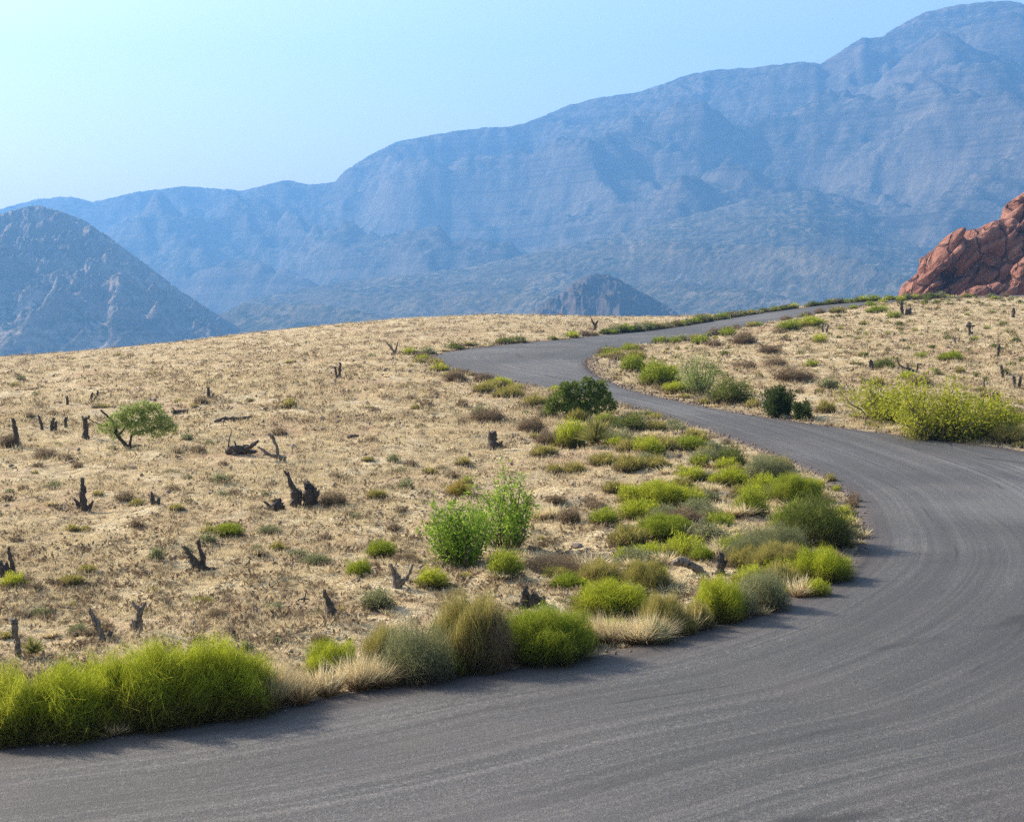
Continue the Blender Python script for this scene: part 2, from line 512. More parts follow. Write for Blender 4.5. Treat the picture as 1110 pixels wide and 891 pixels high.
def G(x, y):
    """ground height with bumps, for setting things down"""
    x = np.atleast_1d(np.asarray(x, float)); y = np.atleast_1d(np.asarray(y, float))
    sd, _ = road_sd(x, y)
    return T(x, y) + bumps(x, y) * np.clip((sd - .1) / 1.5, 0, 1) * np.clip((260 - y) / 100, 0, 1)


def spots(us, vs):
    """world positions (on the real ground) of picture points"""
    p = hit(us, vs)
    a, s = ray(us, vs)
    z = G(p[:, 0], p[:, 1])
    off = z - T(p[:, 0], p[:, 1])
    # shift along the ray by the bump height
    for _ in range(2):
        sl = np.abs(np.atleast_1d(s)) + .02
        y = p[:, 1] - np.clip(off / sl, -2, 2) * .9
        x = np.atleast_1d(a) * y
        off = G(x, y) - T(x, y)
    return np.stack([x, y, G(x, y)], 1)


def build_ground():
    na = 560
    A = np.linspace(-.85, .85, na)
    rows = [6.0]
    while rows[-1] < 262: rows.append(rows[-1] * 1.0088 + .01)
    while rows[-1] < 3300: rows.append(rows[-1] * 1.05)
    D = np.array(rows)
    X = A[None] * D[:, None]; Y = np.broadcast_to(D[:, None], X.shape).copy()
    # behind and beside the camera
    sd, side = road_sd(X, Y)
    Z = T(X, Y) + bumps(X, Y) * np.clip((sd - .1) / 1.5, 0, 1) * np.clip((260 - Y) / 100, 0, 1)
    Z = Z - np.clip(-sd * .35, 0, .35)
    nr = len(D)
    V = np.stack([X, Y, Z], 2).reshape(-1, 3)
    i = np.arange(nr - 1)[:, None] * na + np.arange(na - 1)[None]
    Q = np.stack([i, i + 1, i + na + 1, i + na], 2).reshape(-1, 4)
    me = mesh('ground', V, Q, ground_mat(), {'sd': np.clip(sd, 0, 50).ravel()}, smooth=True)
    tag(put('ground', me), kind='structure')
    # ground at and behind the photographer
    xs = np.linspace(-70, 70, 120); ys = np.linspace(-60, 6.0, 60)
    X, Y = np.meshgrid(xs, ys)
    sd, side = road_sd(X, Y)
    Z = T(X, Y) - np.clip(-sd * .35, 0, .35)
    Z[-1] -= .01
    V = np.stack([X, Y, Z], 2).reshape(-1, 3)
    i = np.arange(59)[:, None] * 120 + np.arange(119)[None]
    Q = np.stack([i, i + 1, i + 121, i + 120], 2).reshape(-1, 4)
    me = mesh('ground_near', V, Q, bpy.data.materials['dry_desert_ground'], {'sd': np.clip(sd, 0, 50).ravel()}, smooth=True)
    tag(put('ground', me), kind='structure')


def build_road():
    n = len(L); m = 26
    wob = .10 * noise(np.arange(n) * .11, np.zeros(n), 5) + .05 * noise(np.arange(n) * .45, np.zeros(n), 6)
    wob2 = .10 * noise(np.arange(n) * .11, np.zeros(n) + 9, 5) + .05 * noise(np.arange(n) * .45, np.zeros(n) + 7, 6)
    w = 2 * HALF
    f = np.linspace(0, 1, m)
    V, UV, ED = [], [], []
    s = np.concatenate([[0], np.cumsum(np.linalg.norm(np.diff(CEN, axis=0), axis=1))])
    for j, fj in enumerate(f):
        fr = np.full(n, fj)
        if j == 0: fr = wob / w
        if j == m - 1: fr = 1 + wob2 / w
        p = L + (R - L) * fr[:, None]
        z = T(p[:, 0], p[:, 1]) + .02 + .05 * (1 - (2 * fj - 1) ** 2)
        V.append(np.stack([p[:, 0], p[:, 1], z], 1)); UV.append(np.stack([s, fj * w], 1)); ED.append(np.minimum(fj * w, (1 - fj) * w))
    for j, src, sg in ((0, V[0], -1), (m - 1, V[m - 1], 1)):    # edge going down into the soil
        e = src.copy(); nrm = (R - L) / np.maximum(w, 1e-6)[:, None]; e[:, :2] += nrm * sg * .10; e[:, 2] -= .16
        V.append(e); UV.append(UV[j]); ED.append(np.zeros(n))
    cols = [m] + list(range(m)) + [m + 1]
    Q = []
    for a, b in zip(cols[:-1], cols[1:]):
        i = np.arange(n - 1); Q.append(np.stack([a * n + i, b * n + i, b * n + i + 1, a * n + i + 1], 1))
    me = mesh('road', np.vstack(V), np.vstack(Q), road_mat(), {'edge': np.concatenate(ED)}, uv=np.vstack(UV), smooth=True)
    tag(put('road', me), kind='structure')


build_ground(); build_road()


# ------------------------------------------------------------------ mountains
def hill(name, sky, dists, base, prof, detail, material, nu, nd, kind='structure', us=None, sc=1.0, jag=0):
    """a landform that reaches the given skyline. dists: list of (u, front, crest, back) in metres"""
    sky = np.array(sky, float); dists = np.array(dists, float); dists[:, 1:] *= sc
    u0, u1 = us or (sky[0, 0], sky[-1, 0])
    U = np.linspace(u0, u1, nu)
    v = np.interp(U, sky[:, 0], sky[:, 1])
    a, s = ray(U, v)
    dn, dc, db = (np.interp(U, dists[:, 0], dists[:, k]) for k in (1, 2, 3))
    t = np.concatenate([np.linspace(0, 1, int(nd * .8), endpoint=False), np.linspace(1, 2, nd - int(nd * .8))])
    D = np.where(t[:, None] <= 1, dn + (dc - dn) * t[:, None], dc + (db - dc) * (t[:, None] - 1))
    X = a[None] * D; TT = np.broadcast_to(t[:, None], D.shape)
    zc = EYE + s * dc
    Z = base + (zc - base)[None] * prof(TT, X / sc, D / sc) + sc * detail(TT, X / sc, D / sc)
    k = np.exp(-np.linspace(-2, 2, 9) ** 2); k /= k.sum()
    for it in range(4):
        sl = (Z - EYE) / D; i = sl.argmax(0); r = np.arange(nu)
        want = EYE + s * D[i, r]
        f = (want - base) / np.maximum(Z[i, r] - base, 1e-3)
        f = np.clip(f, .5, 2)
        if it < 3: f = np.convolve(np.pad(f, 4, mode='edge'), k, 'valid')
        Z = base + (Z - base) * f[None]
    Z = Z + jag * (noise(X / 9 if jag < 1.5 else X / 30, D / 60, 77)) * np.clip(TT, 0, 1)
    V = np.stack([X, D, Z], 2).reshape(-1, 3)
    nr = len(t)
    i = np.arange(nr - 1)[:, None] * nu + np.arange(nu - 1)[None]
    Q = np.stack([i, i + 1, i + nu + 1, i + nu], 2).reshape(-1, 4)
    o = put(name, mesh(name, V, Q, material, smooth=True))
    return tag(o, kind=kind)


def back_down(t): return np.where(t > 1, np.clip(1 - (t - 1) * .9, 0, 1), 1)


def smooth(t): t = np.clip(t, 0, 1); return t * t * (3 - 2 * t)


RANGE = [(-1400, 225), (-900, 238), (-300, 232), (0, 227), (40, 216), (75, 213), (100, 219), (150, 208), (200, 202), (240, 205), (262, 207), (310, 195), (335, 200),
         (362, 198), (373, 186), (403, 167), (433, 153), (503, 141), (530, 138), (553, 138), (577, 131), (603, 120), (617, 114), (653, 105), (687, 101), (720, 91),
         (740, 83), (767, 77), (820, 73), (870, 67), (890, 69), (905, 60), (935, 41), (957, 41), (961, 36), (1000, 15), (1025, 8), (1070, 2), (1100, 2),
         (1112, 5), (1250, 40), (1500, 30), (1900, 60), (2500, 90)]


def range_prof(t, X, D):
    w = t + .05 * noise(X / 420, D / 420, 41)
    base = .40 * smooth(w / .62) + .22 * smooth((w - .52) / .14) + .10 * smooth((w - .68) / .1) + .20 * smooth((w - .79) / .10) + .08 * smooth((w - .9) / .1)
    return base * back_down(t)


def range_detail(t, X, D):
    env = np.clip(np.sin(np.pi * np.clip(t, 0, 1)), 0, 1) ** .8
    xs = X + .55 * (D - 3500)            # spurs come down to the left
    r = ridged(xs / 620, D / 1500, 51, 5, .5) - .75
    return env * (175 * r + 45 * fbm(X / 260, D / 260, 52, 4)) + 7 * ridged(X / 70, D / 70, 53, 3) * np.clip(t * 2, 0, 1)


m_range = mountain_mat('grey_limestone', (.040, .036, .033), (.105, .089, .075), (.15, .125, .10), (.024, .029, .02), .04, .0022, .014, .6)
hill('mountain_range', RANGE, [(-1400, 3300, 5600, 6300), (0, 3000, 5200, 6300), (400, 2700, 4800, 6000), (800, 2400, 4300, 5600), (1110, 2200, 4000, 5400), (2500, 2300, 4300, 5600)],
     -130, range_prof, range_detail, m_range, 900, 260, us=(-1000, 2100), sc=1.2, jag=4)

FOOT = [(-300, 352), (180, 350), (235, 343), (262, 328), (300, 318), (340, 311), (400, 301), (440, 297), (500, 291), (560, 278), (600, 268), (640, 260), (700, 246), (740, 236),
        (790, 222), (830, 212), (880, 205), (920, 214), (960, 226), (1010, 232), (1060, 226), (1110, 222), (1300, 215), (1700, 230), (2200, 260)]


def foot_prof(t, X, D): return (t ** 1.15 if False else np.clip(t, 0, 1) ** 1.2) * back_down(t)


def foot_detail(t, X, D):
    env = np.clip(np.sin(np.pi * np.clip(t, 0, 1)), 0, 1) ** .7
    xs = X + .8 * (D - 2200)
    return env * (46 * (ridged(xs / 300, D / 1700, 61, 3, .40) - .7) + 5 * fbm(X / 90, D / 90, 62, 3)) + 2.5 * ridged(X / 26, D / 26, 63, 2) * np.clip(t * 3, 0, 1)


m_foot = mountain_mat('brushy_foothill', (.07, .058, .043), (.115, .095, .068), (.20, .165, .115), (.030, .038, .02), .06, .0045, .02)
hill('foothills', FOOT, [(-300, 1500, 2300, 3000), (500, 1500, 2500, 3200), (900, 1400, 2600, 3300), (2200, 1400, 2600, 3300)],
     -115, foot_prof, foot_detail, m_foot, 800, 220, us=(-300, 2000), sc=1.45, jag=3)

CONE = [(-500, 330), (-300, 275), (-120, 244), (-40, 236), (0, 232), (25, 225), (45, 223), (70, 230), (95, 241), (130, 265), (165, 292), (200, 318), (228, 336), (262, 356), (300, 372), (340, 392)]


def cone_prof(t, X, D): return np.clip(t, 0, 1) ** .85 * back_down(t)


def cone_detail(t, X, D):
    env = np.clip(np.sin(np.pi * np.clip(t, 0, 1)), 0, 1) ** .7
    xs = X - .35 * (D - 1500)
    return env * (40 * (ridged(xs / 120, D / 300, 71, 5, .6) - .8) + 15 * fbm(X / 45, D / 45, 72, 3)) + 4.5 * ridged(X / 16, D / 16, 73, 3) * np.clip(t * 3, 0, 1)


m_cone = mountain_mat('rocky_hillside', (.10, .078, .065), (.20, .155, .125), (.36, .285, .23), (.032, .038, .022), .085, .008, .03)
hill('hill', CONE, [(-500, 1000, 1500, 1900), (340, 1050, 1500, 1900)], -98, cone_prof, cone_detail, m_cone, 520, 200, sc=2.1, jag=2.6)

KNOLL = [(560, 348), (578, 336), (592, 327), (607, 319), (622, 306), (636, 299), (648, 297), (660, 298), (672, 303), (684, 311), (702, 320), (722, 331), (745, 348)]


def knoll_detail(t, X, D):
    env = np.clip(np.sin(np.pi * np.clip(t, 0, 1)), 0, 1) ** .7
    return env * (12 * (ridged(X / 40, D / 80, 81, 4, .6) - .8)) + 1.6 * ridged(X / 11, D / 11, 83, 3) * np.clip(t * 3, 0, 1)


m_knoll = mountain_mat('dark_rocky_knoll', (.05, .04, .036), (.09, .07, .06), (.14, .11, .092), (.022, .024, .016), .14, .012, .05)
hill('knoll', KNOLL, [(560, 900, 1120, 1320), (745, 900, 1120, 1320)], -105, cone_prof, knoll_detail, m_knoll, 240, 110, sc=2.1, jag=1.4)

# the red sandstone outcrop behind the right-hand crest: leaning rounded fins, one body
def outcrop():
    import bmesh
    d0 = 340.0; k = d0 / F
    def w(u, v, dd): 
        a, sl = ray(u, v); return Vector((a * (d0 + dd), d0 + dd, EYE + sl * (d0 + dd)))
    fins = [  # axis (u,v)-(u,v), half width, half depth, depth offset
        (978, 332, 1008, 278, 7, 16, 10), (982, 336, 1038, 260, 11, 22, 2), (1012, 284, 1050, 252, 9, 18, 8), (1018, 340, 1066, 258, 19, 26, 6), (1050, 345, 1076, 262, 20, 26, 8),
        (1060, 268, 1082, 252, 14, 18, 10), (1070, 350, 1094, 262, 18, 24, 4), (1098, 330, 1108, 236, 23, 30, 14), (1108, 300, 1122, 222, 20, 28, 16), (1084, 330, 1112, 286, 7, 16, -14),
        (1056, 322, 1088, 316, 9, 14, -16), (1096, 334, 1124, 282, 10, 16, -12), (1120, 340, 1160, 216, 26, 34, 14), (1150, 345, 1205, 226, 30, 36, 10), (1200, 345, 1260, 246, 32, 40, 12), (1260, 345, 1330, 268, 34, 40, 12),
        (1330, 350, 1400, 300, 30, 40, 10)]
    bm = bmesh.new()
    for u0, v0, u1, v1, hw, hd, dd in fins:
        A, B_ = w(u0, v0, dd), w(u1, v1, dd)
        ax = B_ - A; ln = ax.length / 2 + hw * k * 1.15 + .8; hw *= 1.12; mid = (A + B_) / 2
        e1 = ax.normalized(); e3 = Vector((0, 1, 0)); e3 = (e3 - e1 * e3.dot(e1)).normalized(); e2 = e3.cross(e1)
        res = bmesh.ops.create_icosphere(bm, subdivisions=4, radius=1)
        for vv in res['verts']:
            c = vv.co
            q = [math.copysign(abs(t) ** .85, t) for t in c]
            vv.co = mid + e1 * q[0] * ln + e2 * q[1] * hw * k + e3 * q[2] * hd * k * 1.3
    me = bpy.data.meshes.new('t'); bm.to_mesh(me); bm.free()
    o = put('t', me); md = o.modifiers.new('r', 'REMESH'); md.mode = 'VOXEL'; md.voxel_size = .42
    dg = bpy.context.evaluated_depsgraph_get(); me2 = bpy.data.meshes.new_from_object(o.evaluated_get(dg))
    bpy.data.objects.remove(o)
    n = len(me2.vertices); co = np.zeros(n * 3, np.float32); me2.vertices.foreach_get('co', co); co = co.reshape(-1, 3).astype(float)
    no = np.zeros(n * 3, np.float32); me2.vertices.foreach_get('normal', no); no = no.reshape(-1, 3)
    # clefts that run up to the right, with rounded ledges between
    t = co[:, 2] * .78 - co[:, 0] * .62 + 1.2 * noise(co[:, 0] / 9, co[:, 2] / 9, 90); l = co[:, 2] * .62 + co[:, 0] * .78
    cl = np.abs(noise(t / 5.6, l / 34 + co[:, 1] / 30, 95)); cl2 = np.abs(noise(t / 2.4, l / 16 + co[:, 1] / 14, 96))
    dsp = -3.0 * np.clip(1 - cl / .30, 0, 1) ** 1.3 - .8 * np.clip(1 - cl2 / .25, 0, 1) + .6 * fbm(t / 4, l / 8 + co[:, 1] / 9, 97, 3)
    co = co + no * dsp[:, None]
    me2.vertices.foreach_set('co', co.astype(np.float32).ravel())
    me2.polygons.foreach_set('use_smooth', np.ones(len(me2.polygons), bool))
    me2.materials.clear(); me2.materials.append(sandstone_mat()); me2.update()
    o = put('sandstone_outcrop', me2)
    tag(o, 'rounded red sandstone outcrop with slanting clefts behind the right crest', 'rock outcrop')


outcrop()


# ------------------------------------------------------------------ plant meshes
def blade_mesh(base, dirv, length, width, droop, rnd, hz, segs=2):
    """thin tapering blades; hz scales the height attribute"""
    n = len(base)
    side = np.cross(dirv, RS.normal(size=(n, 3))); side /= np.maximum(np.linalg.norm(side, axis=1), 1e-6)[:, None]
    V = np.zeros((n, 2 * segs + 1, 3)); 
    for s in range(segs):
        t = s / segs
        c = base + dirv * (length * t)[:, None]; c[:, 2] -= droop * length * t * t
        w = (width * (1 - t) ** .6 * .5)[:, None]
        V[:, 2 * s] = c - side * w; V[:, 2 * s + 1] = c + side * w
    c = base + dirv * length[:, None]; c[:, 2] -= droop * length
    V[:, -1] = c
    tri = []
    for s in range(segs - 1):
        a = 2 * s; tri += [(a, a + 1, a + 2), (a + 1, a + 3, a + 2)]
    a = 2 * (segs - 1); tri.append((a, a + 1, a + 2))
    tri = np.array(tri); k = 2 * segs + 1
    Tt = (np.arange(n)[:, None, None] * k + tri[None]).reshape(-1, 3)
    V[:, :, 2] = np.maximum(V[:, :, 2], -.02)
    V = V.reshape(-1, 3)
    return V, Tt, np.repeat(rnd, k), V[:, 2] / hz


def leaf_mesh(pos, dirv, length, width, rnd, hz):
    n = len(pos)
    side = np.cross(dirv, RS.normal(size=(n, 3))); side /= np.maximum(np.linalg.norm(side, axis=1), 1e-6)[:, None]
    V = np.zeros((n, 4, 3)); mid = pos + dirv * (length * .5)[:, None]
    V[:, 0] = pos; V[:, 1] = mid + side * (width * .5)[:, None]; V[:, 2] = pos + dirv * length[:, None]; V[:, 3] = mid - side * (width * .5)[:, None]
    Tt = (np.arange(n)[:, None, None] * 4 + np.array([(0, 1, 2), (0, 2, 3)])[None]).reshape(-1, 3)
    V = V.reshape(-1, 3)
    return V, Tt, np.repeat(rnd, 4), V[:, 2] / hz


def join(parts):
    V, T_, r, h, o = [], [], [], [], 0
    for a, b, c, d in parts:
        V.append(a); T_.append(b + o); r.append(c); h.append(d); o += len(a)
    return np.vstack(V), np.vstack(T_), np.concatenate(r), np.concatenate(h)


def unit(v): return v / np.maximum(np.linalg.norm(v, axis=1), 1e-6)[:, None]


def mound(n, w, seed, lump=.22, spread=1.06, up=.30, stiff=.16, lens=(.16, .34), flat=.85):
    """rounded bush of fine stems, unit width and height"""
    th = RS.uniform(0, 2 * np.pi, n); cz = RS.uniform(0.02, 1, n) ** flat
    sz = np.clip(1 - cz ** 2.6, 0, 1) ** .5
    bx, by = np.cos(th) * sz, np.sin(th) * sz
    lum = 1 + lump * noise(bx * 2.1 + seed * 7, by * 2.1 + cz * 1.7, 100 + seed) + .5 * lump * noise(bx * 5, by * 5 + cz * 4, 130 + seed)
    depth = 1 - .42 * RS.uniform(0, 1, n) ** 1.8
    tip = np.stack([.5 * bx * spread, .5 * by * spread, cz * .97], 1) * (lum * depth)[:, None]
    tip *= (1 + .06 * RS.normal(size=n))[:, None]
    d = unit(np.stack([bx * .5, by * .5, cz * .5 + up], 1) + RS.normal(size=(n, 3)) * stiff)
    ln = RS.uniform(*lens, n) * (.6 + .4 * cz)
    base = tip - d * ln[:, None]; base[:, 2] = np.maximum(base[:, 2], 0)
    d = tip - base; ln = np.linalg.norm(d, axis=1); d = unit(d)
    rnd = np.clip(.5 + .45 * noise(bx * 3 + seed, by * 3 + cz * 2, 150 + seed) + RS.normal(size=n) * .2, 0, 1)
    return blade_mesh(base, d, ln, np.full(n, w) * RS.uniform(.6, 1.3, n), np.full(n, .06), rnd, 1.0)


def woody(n, w, seed):
    """stems seen low in the bush"""
    th = RS.uniform(0, 2 * np.pi, n); r = RS.uniform(0, .22, n)
    base = np.stack([r * np.cos(th), r * np.sin(th), np.zeros(n)], 1)
    d = unit(np.stack([np.cos(th) * .55 + RS.normal(size=n) * .2, np.sin(th) * .55 + RS.normal(size=n) * .2, RS.uniform(.5, 1.2, n)], 1))
    V, T_, r_, h_ = blade_mesh(base, d, RS.uniform(.35, .7, n), np.full(n, w), np.zeros(n), RS.uniform(0, 1, n), 1.0)
    return V, T_, r_, h_ * .25


def scrub(n, w, seed):
    """open twiggy bush of small leaves"""
    th = RS.uniform(0, 2 * np.pi, n); cz = RS.uniform(0, 1, n); sz = np.sqrt(1 - cz * cz)
    rr = RS.uniform(.45, 1.0, n)
    lum = 1 + .35 * noise(np.cos(th) * sz * 2 + seed * 3, np.sin(th) * sz * 2 + cz * 2, 200 + seed)
    p = np.stack([.5 * np.cos(th) * sz, .5 * np.sin(th) * sz, cz * .95], 1) * (rr * lum)[:, None]
    p[:, 2] = np.maximum(p[:, 2], .02)
    d = unit(RS.normal(size=(n, 3)) * .8 + unit(p) * .6 + np.array([0, 0, .35]))
    rnd = np.clip(.5 + .5 * noise(p[:, 0] * 5 + seed, p[:, 1] * 5 + p[:, 2] * 3, 220 + seed) + RS.normal(size=n) * .2, 0, 1)
    return leaf_mesh(p, d, np.full(n, w * 2.6) * RS.uniform(.6, 1.3, n), np.full(n, w), rnd, 1.0)


def grass(n, w, seed):
    """loose straw clump: several tussocks of arching blades, some with pale heads"""
    k = 5 + seed % 3
    ca = RS.uniform(0, 2 * np.pi, k); cr = .36 * np.sqrt(RS.uniform(0, 1, k)); ch = RS.uniform(.55, 1.0, k)
    i = RS.randint(0, k, n)
    th = RS.uniform(0, 2 * np.pi, n); r = .09 * np.sqrt(RS.uniform(0, 1, n))
    base = np.stack([cr[i] * np.cos(ca[i]) + r * np.cos(th), cr[i] * np.sin(ca[i]) + r * np.sin(th), np.zeros(n)], 1)
    lean = RS.uniform(.05, 1.0, n) ** 1.3 * .95
    th2 = th + RS.normal(size=n) * .6
    d = unit(np.stack([np.cos(th2) * lean + .10, np.sin(th2) * lean, np.ones(n)], 1))
    ln = RS.uniform(.45, 1.12, n) * ch[i]
    return blade_mesh(base, d, ln, np.full(n, w) * RS.uniform(.6, 1.5, n), RS.uniform(.05, .42, n), np.clip(RS.uniform(0, 1, k)[i] * .5 + RS.uniform(0, .5, n), 0, 1), 1.0, 3)


def tube(pts, rad, sides=8, rough=.0, seed=0, cap=True):
    pts = np.asarray(pts, float); rad = np.asarray(rad, float)
    V = []
    for i, p in enumerate(pts):
        a = pts[max(i - 1, 0)]; b = pts[min(i + 1, len(pts) - 1)]
        t = (b - a) / max(np.linalg.norm(b - a), 1e-6)
        s = np.cross(t, [.31, .9, .12]); s /= np.linalg.norm(s); q = np.cross(t, s)
        ang = np.arange(sides) / sides * 2 * np.pi
        rr = rad[i] * (1 + rough * (_h(np.arange(sides) + i * 7, np.full(sides, seed), 3) - .5) * 2)
        V.append(p + np.cos(ang)[:, None] * s * rr[:, None] + np.sin(ang)[:, None] * q * rr[:, None])
    if rough > .2:      # a broken, ragged end
        V[-1] = V[-1] + np.outer((_h(np.arange(sides), np.full(sides, seed), 12) - .35) * rad[-1] * 2.6, t)
    n = len(pts); T_ = []
    for i in range(n - 1):
        for j in range(sides):
            a, b = i * sides + j, i * sides + (j + 1) % sides
            T_ += [(a, b, b + sides), (a, b + sides, a + sides)]
    V = np.vstack(V)
    if cap:
        V = np.vstack([V, pts[0][None], pts[-1][None]]); c0, c1 = len(V) - 2, len(V) - 1
        for j in range(sides):
            T_ += [(c0, (j + 1) % sides, j), (c1, (n - 1) * sides + j, (n - 1) * sides + (j + 1) % sides)]
    T_ = np.array(T_)
    return V, T_, np.full(len(V), .5), V[:, 2]


def limb(p0, p1, r0, r1, bend=.1, n=7, rough=.25, seed=0, sides=8):
    p0, p1 = np.array(p0, float), np.array(p1, float); t = np.linspace(0, 1, n)
    L_ = np.linalg.norm(p1 - p0)
    off = np.array([_h(np.array([seed]), np.array([k]), 9)[0] - .5 for k in (1, 2, 3)]) * 2 * bend * L_
    pts = p0 + (p1 - p0) * t[:, None] + off * np.sin(np.pi * t)[:, None]
    pts += (_h(np.arange(n * 3).reshape(n, 3), np.full((n, 3), seed), 4) - .5) * .05 * L_ * (t > 0)[:, None]
    return tube(pts, r0 + (r1 - r0) * t, sides, rough, seed)


# prototypes at three sizes
def protos(kind):
    out = {}
    for lod, (n, w) in {'big': (19000, .0055), 'mid': (2200, .019), 'small': (420, .05), 'tiny': (130, .10)}.items():
        vs = []
        for s in range({'big': 2, 'mid': 4, 'small': 4, 'tiny': 3}[lod]):
            sd = s + sum(map(ord, kind)) % 50
            if kind in ('lime', 'green', 'rust'):
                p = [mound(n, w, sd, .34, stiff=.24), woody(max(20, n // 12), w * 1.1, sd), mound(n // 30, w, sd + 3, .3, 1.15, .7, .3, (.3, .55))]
            elif kind == 'olive':
                p = [mound(int(n * .8), w, sd, .3, 1.0, .7, .2, (.3, .6)), woody(max(20, n // 10), w, sd)]
                if lod in ('big', 'mid'):
                    p.append(mound(n // 8, w * .8, sd, .2, .9, 1.0, .15, (.3, .5)))
            elif kind == 'straw':
                p = [grass(int(n * .20), w * 1.5, sd)]
            elif kind in ('sage', 'dark'):
                p = [scrub(int(n * .8), w * 1.5, sd), mound(n // 3, w, sd, .35, .95, .5, .3), woody(max(20, n // 14), w, sd)]
            else:
                p = [mound(int(n * .6), w * .8, sd, .35, 1, .45, .4, (.2, .45)), scrub(n // 4, w, sd), woody(max(20, n // 8), w, sd)]
            V, T_, r, h = join(p)
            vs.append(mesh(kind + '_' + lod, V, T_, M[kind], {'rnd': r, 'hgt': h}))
        out[lod] = vs
    return out


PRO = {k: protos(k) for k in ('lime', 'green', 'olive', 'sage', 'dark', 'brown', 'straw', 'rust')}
NAME = {'lime': ('rabbitbrush', 'bush', ('bright yellow-green brush mound', 'vivid lime rabbitbrush mound', 'glowing yellow-green bush')),
        'green': ('brush_mound', 'bush', ('green brush mound', 'rounded green bush', 'leaf-green brush')),
        'olive': ('olive_brush', 'bush', ('olive dry-tipped brush', 'olive-green bush', 'yellowish olive scrub bush')),
        'sage': ('sagebrush', 'bush', ('grey-green sagebrush', 'greyish sage bush', 'dull sage-coloured shrub')),
        'dark': ('dark_shrub', 'bush', ('dark green shrub', 'deep green bush', 'dark leafy scrub')),
        'brown': ('dry_shrub', 'dry shrub', ('grey-brown leafless dry shrub', 'dry brown twig bush', 'withered brown scrub')),
        'straw': ('straw_grass', 'grass clump', ('pale straw grass clump', 'bleached dry grass clump', 'arching straw-coloured grass')),
        'rust': ('rust_brush', 'bush', ('rusty yellow brush', 'orange-yellow bush'))}

# landmarks for wording: name, picture point
LM = [('the green tree with black limbs', 145, 470), ('the dark juniper', 628, 432), ('the spiky yucca by the road', 645, 466), ('the leafy green shrub pair', 520, 575),
      ('the big bush at the bend', 892, 562), ('the V-shaped burnt stump', 213, 603), ('the tall olive roadside brush', 515, 690), ('the long lime roadside mound', 200, 742),
      ('the near-black bush across the road', 855, 437), ('the wide yellow-green shrub', 1010, 445), ('the short thick field stump', 537, 480), ('the three-knobbed stump', 573, 652),
      ('the burnt stump pair', 328, 535), ('the toppled log by the bushes', 750, 613), ('the tangled fallen branches', 263, 487), ('the two-pronged grey stump', 431, 625),
      ('the hairpin bend', 490, 388), ('the pale green open bush', 757, 407), ('the red outcrop', 1030, 322), ('the leaning grey post stump', 110, 678)]
USED = {}


def where(u, v, k):
    ds = sorted((math.hypot(u - a, (v - b) * 1.5), n, a, b) for n, a, b in LM)
    d, n, a, b = ds[k]
    dx, dy = u - a, (v - b) * 1.5
    near = 'just ' if d < 45 else ('' if d < 110 else 'well ')
    if abs(dx) > abs(dy): w = 'right of' if dx > 0 else 'left of'
    else: w = 'in front of' if dy > 0 else 'behind'
    if d < 14: return 'close against ' + n
    if min(abs(dx), abs(dy)) > .45 * max(abs(dx), abs(dy)):
        w = ('right of' if dx > 0 else 'left of') + ' and ' + ('nearer than' if dy > 0 else 'beyond')
    return near + w + ' ' + n


def auto_label(kind, u, v, w):
    size = 'large' if w > 68 else 'mid-sized' if w > 36 else 'small' if w > 20 else 'tiny'
    for k in range(4):
        for a in NAME[kind][2]:
            s = f'{size} {a} {where(u, v, k)}'
            if s not in USED and len(s.split()) <= 16: USED[s] = 1; return s
    return f'{size} {NAME[kind][2][0]} {where(u, v, 0)}'


def plant(kind, p, wm, hm, wpx, label, group=None, cat=None, rot=None, name=None):
    lod = 'big' if wpx > 55 else 'mid' if wpx > 24 else 'small' if wpx > 11 else 'tiny'
    me = random.choice(PRO[kind][lod])
    o = bpy.data.objects.new(name or NAME[kind][0], me); COL.objects.link(o)
    o.location = (p[0], p[1], p[2] - .015); o.scale = (wm, wm, hm)
    o.rotation_euler = (0, 0, random.uniform(0, 6.28) if rot is None else rot)
    tag(o, label, cat or NAME[kind][1], group, 'thing')
    return o


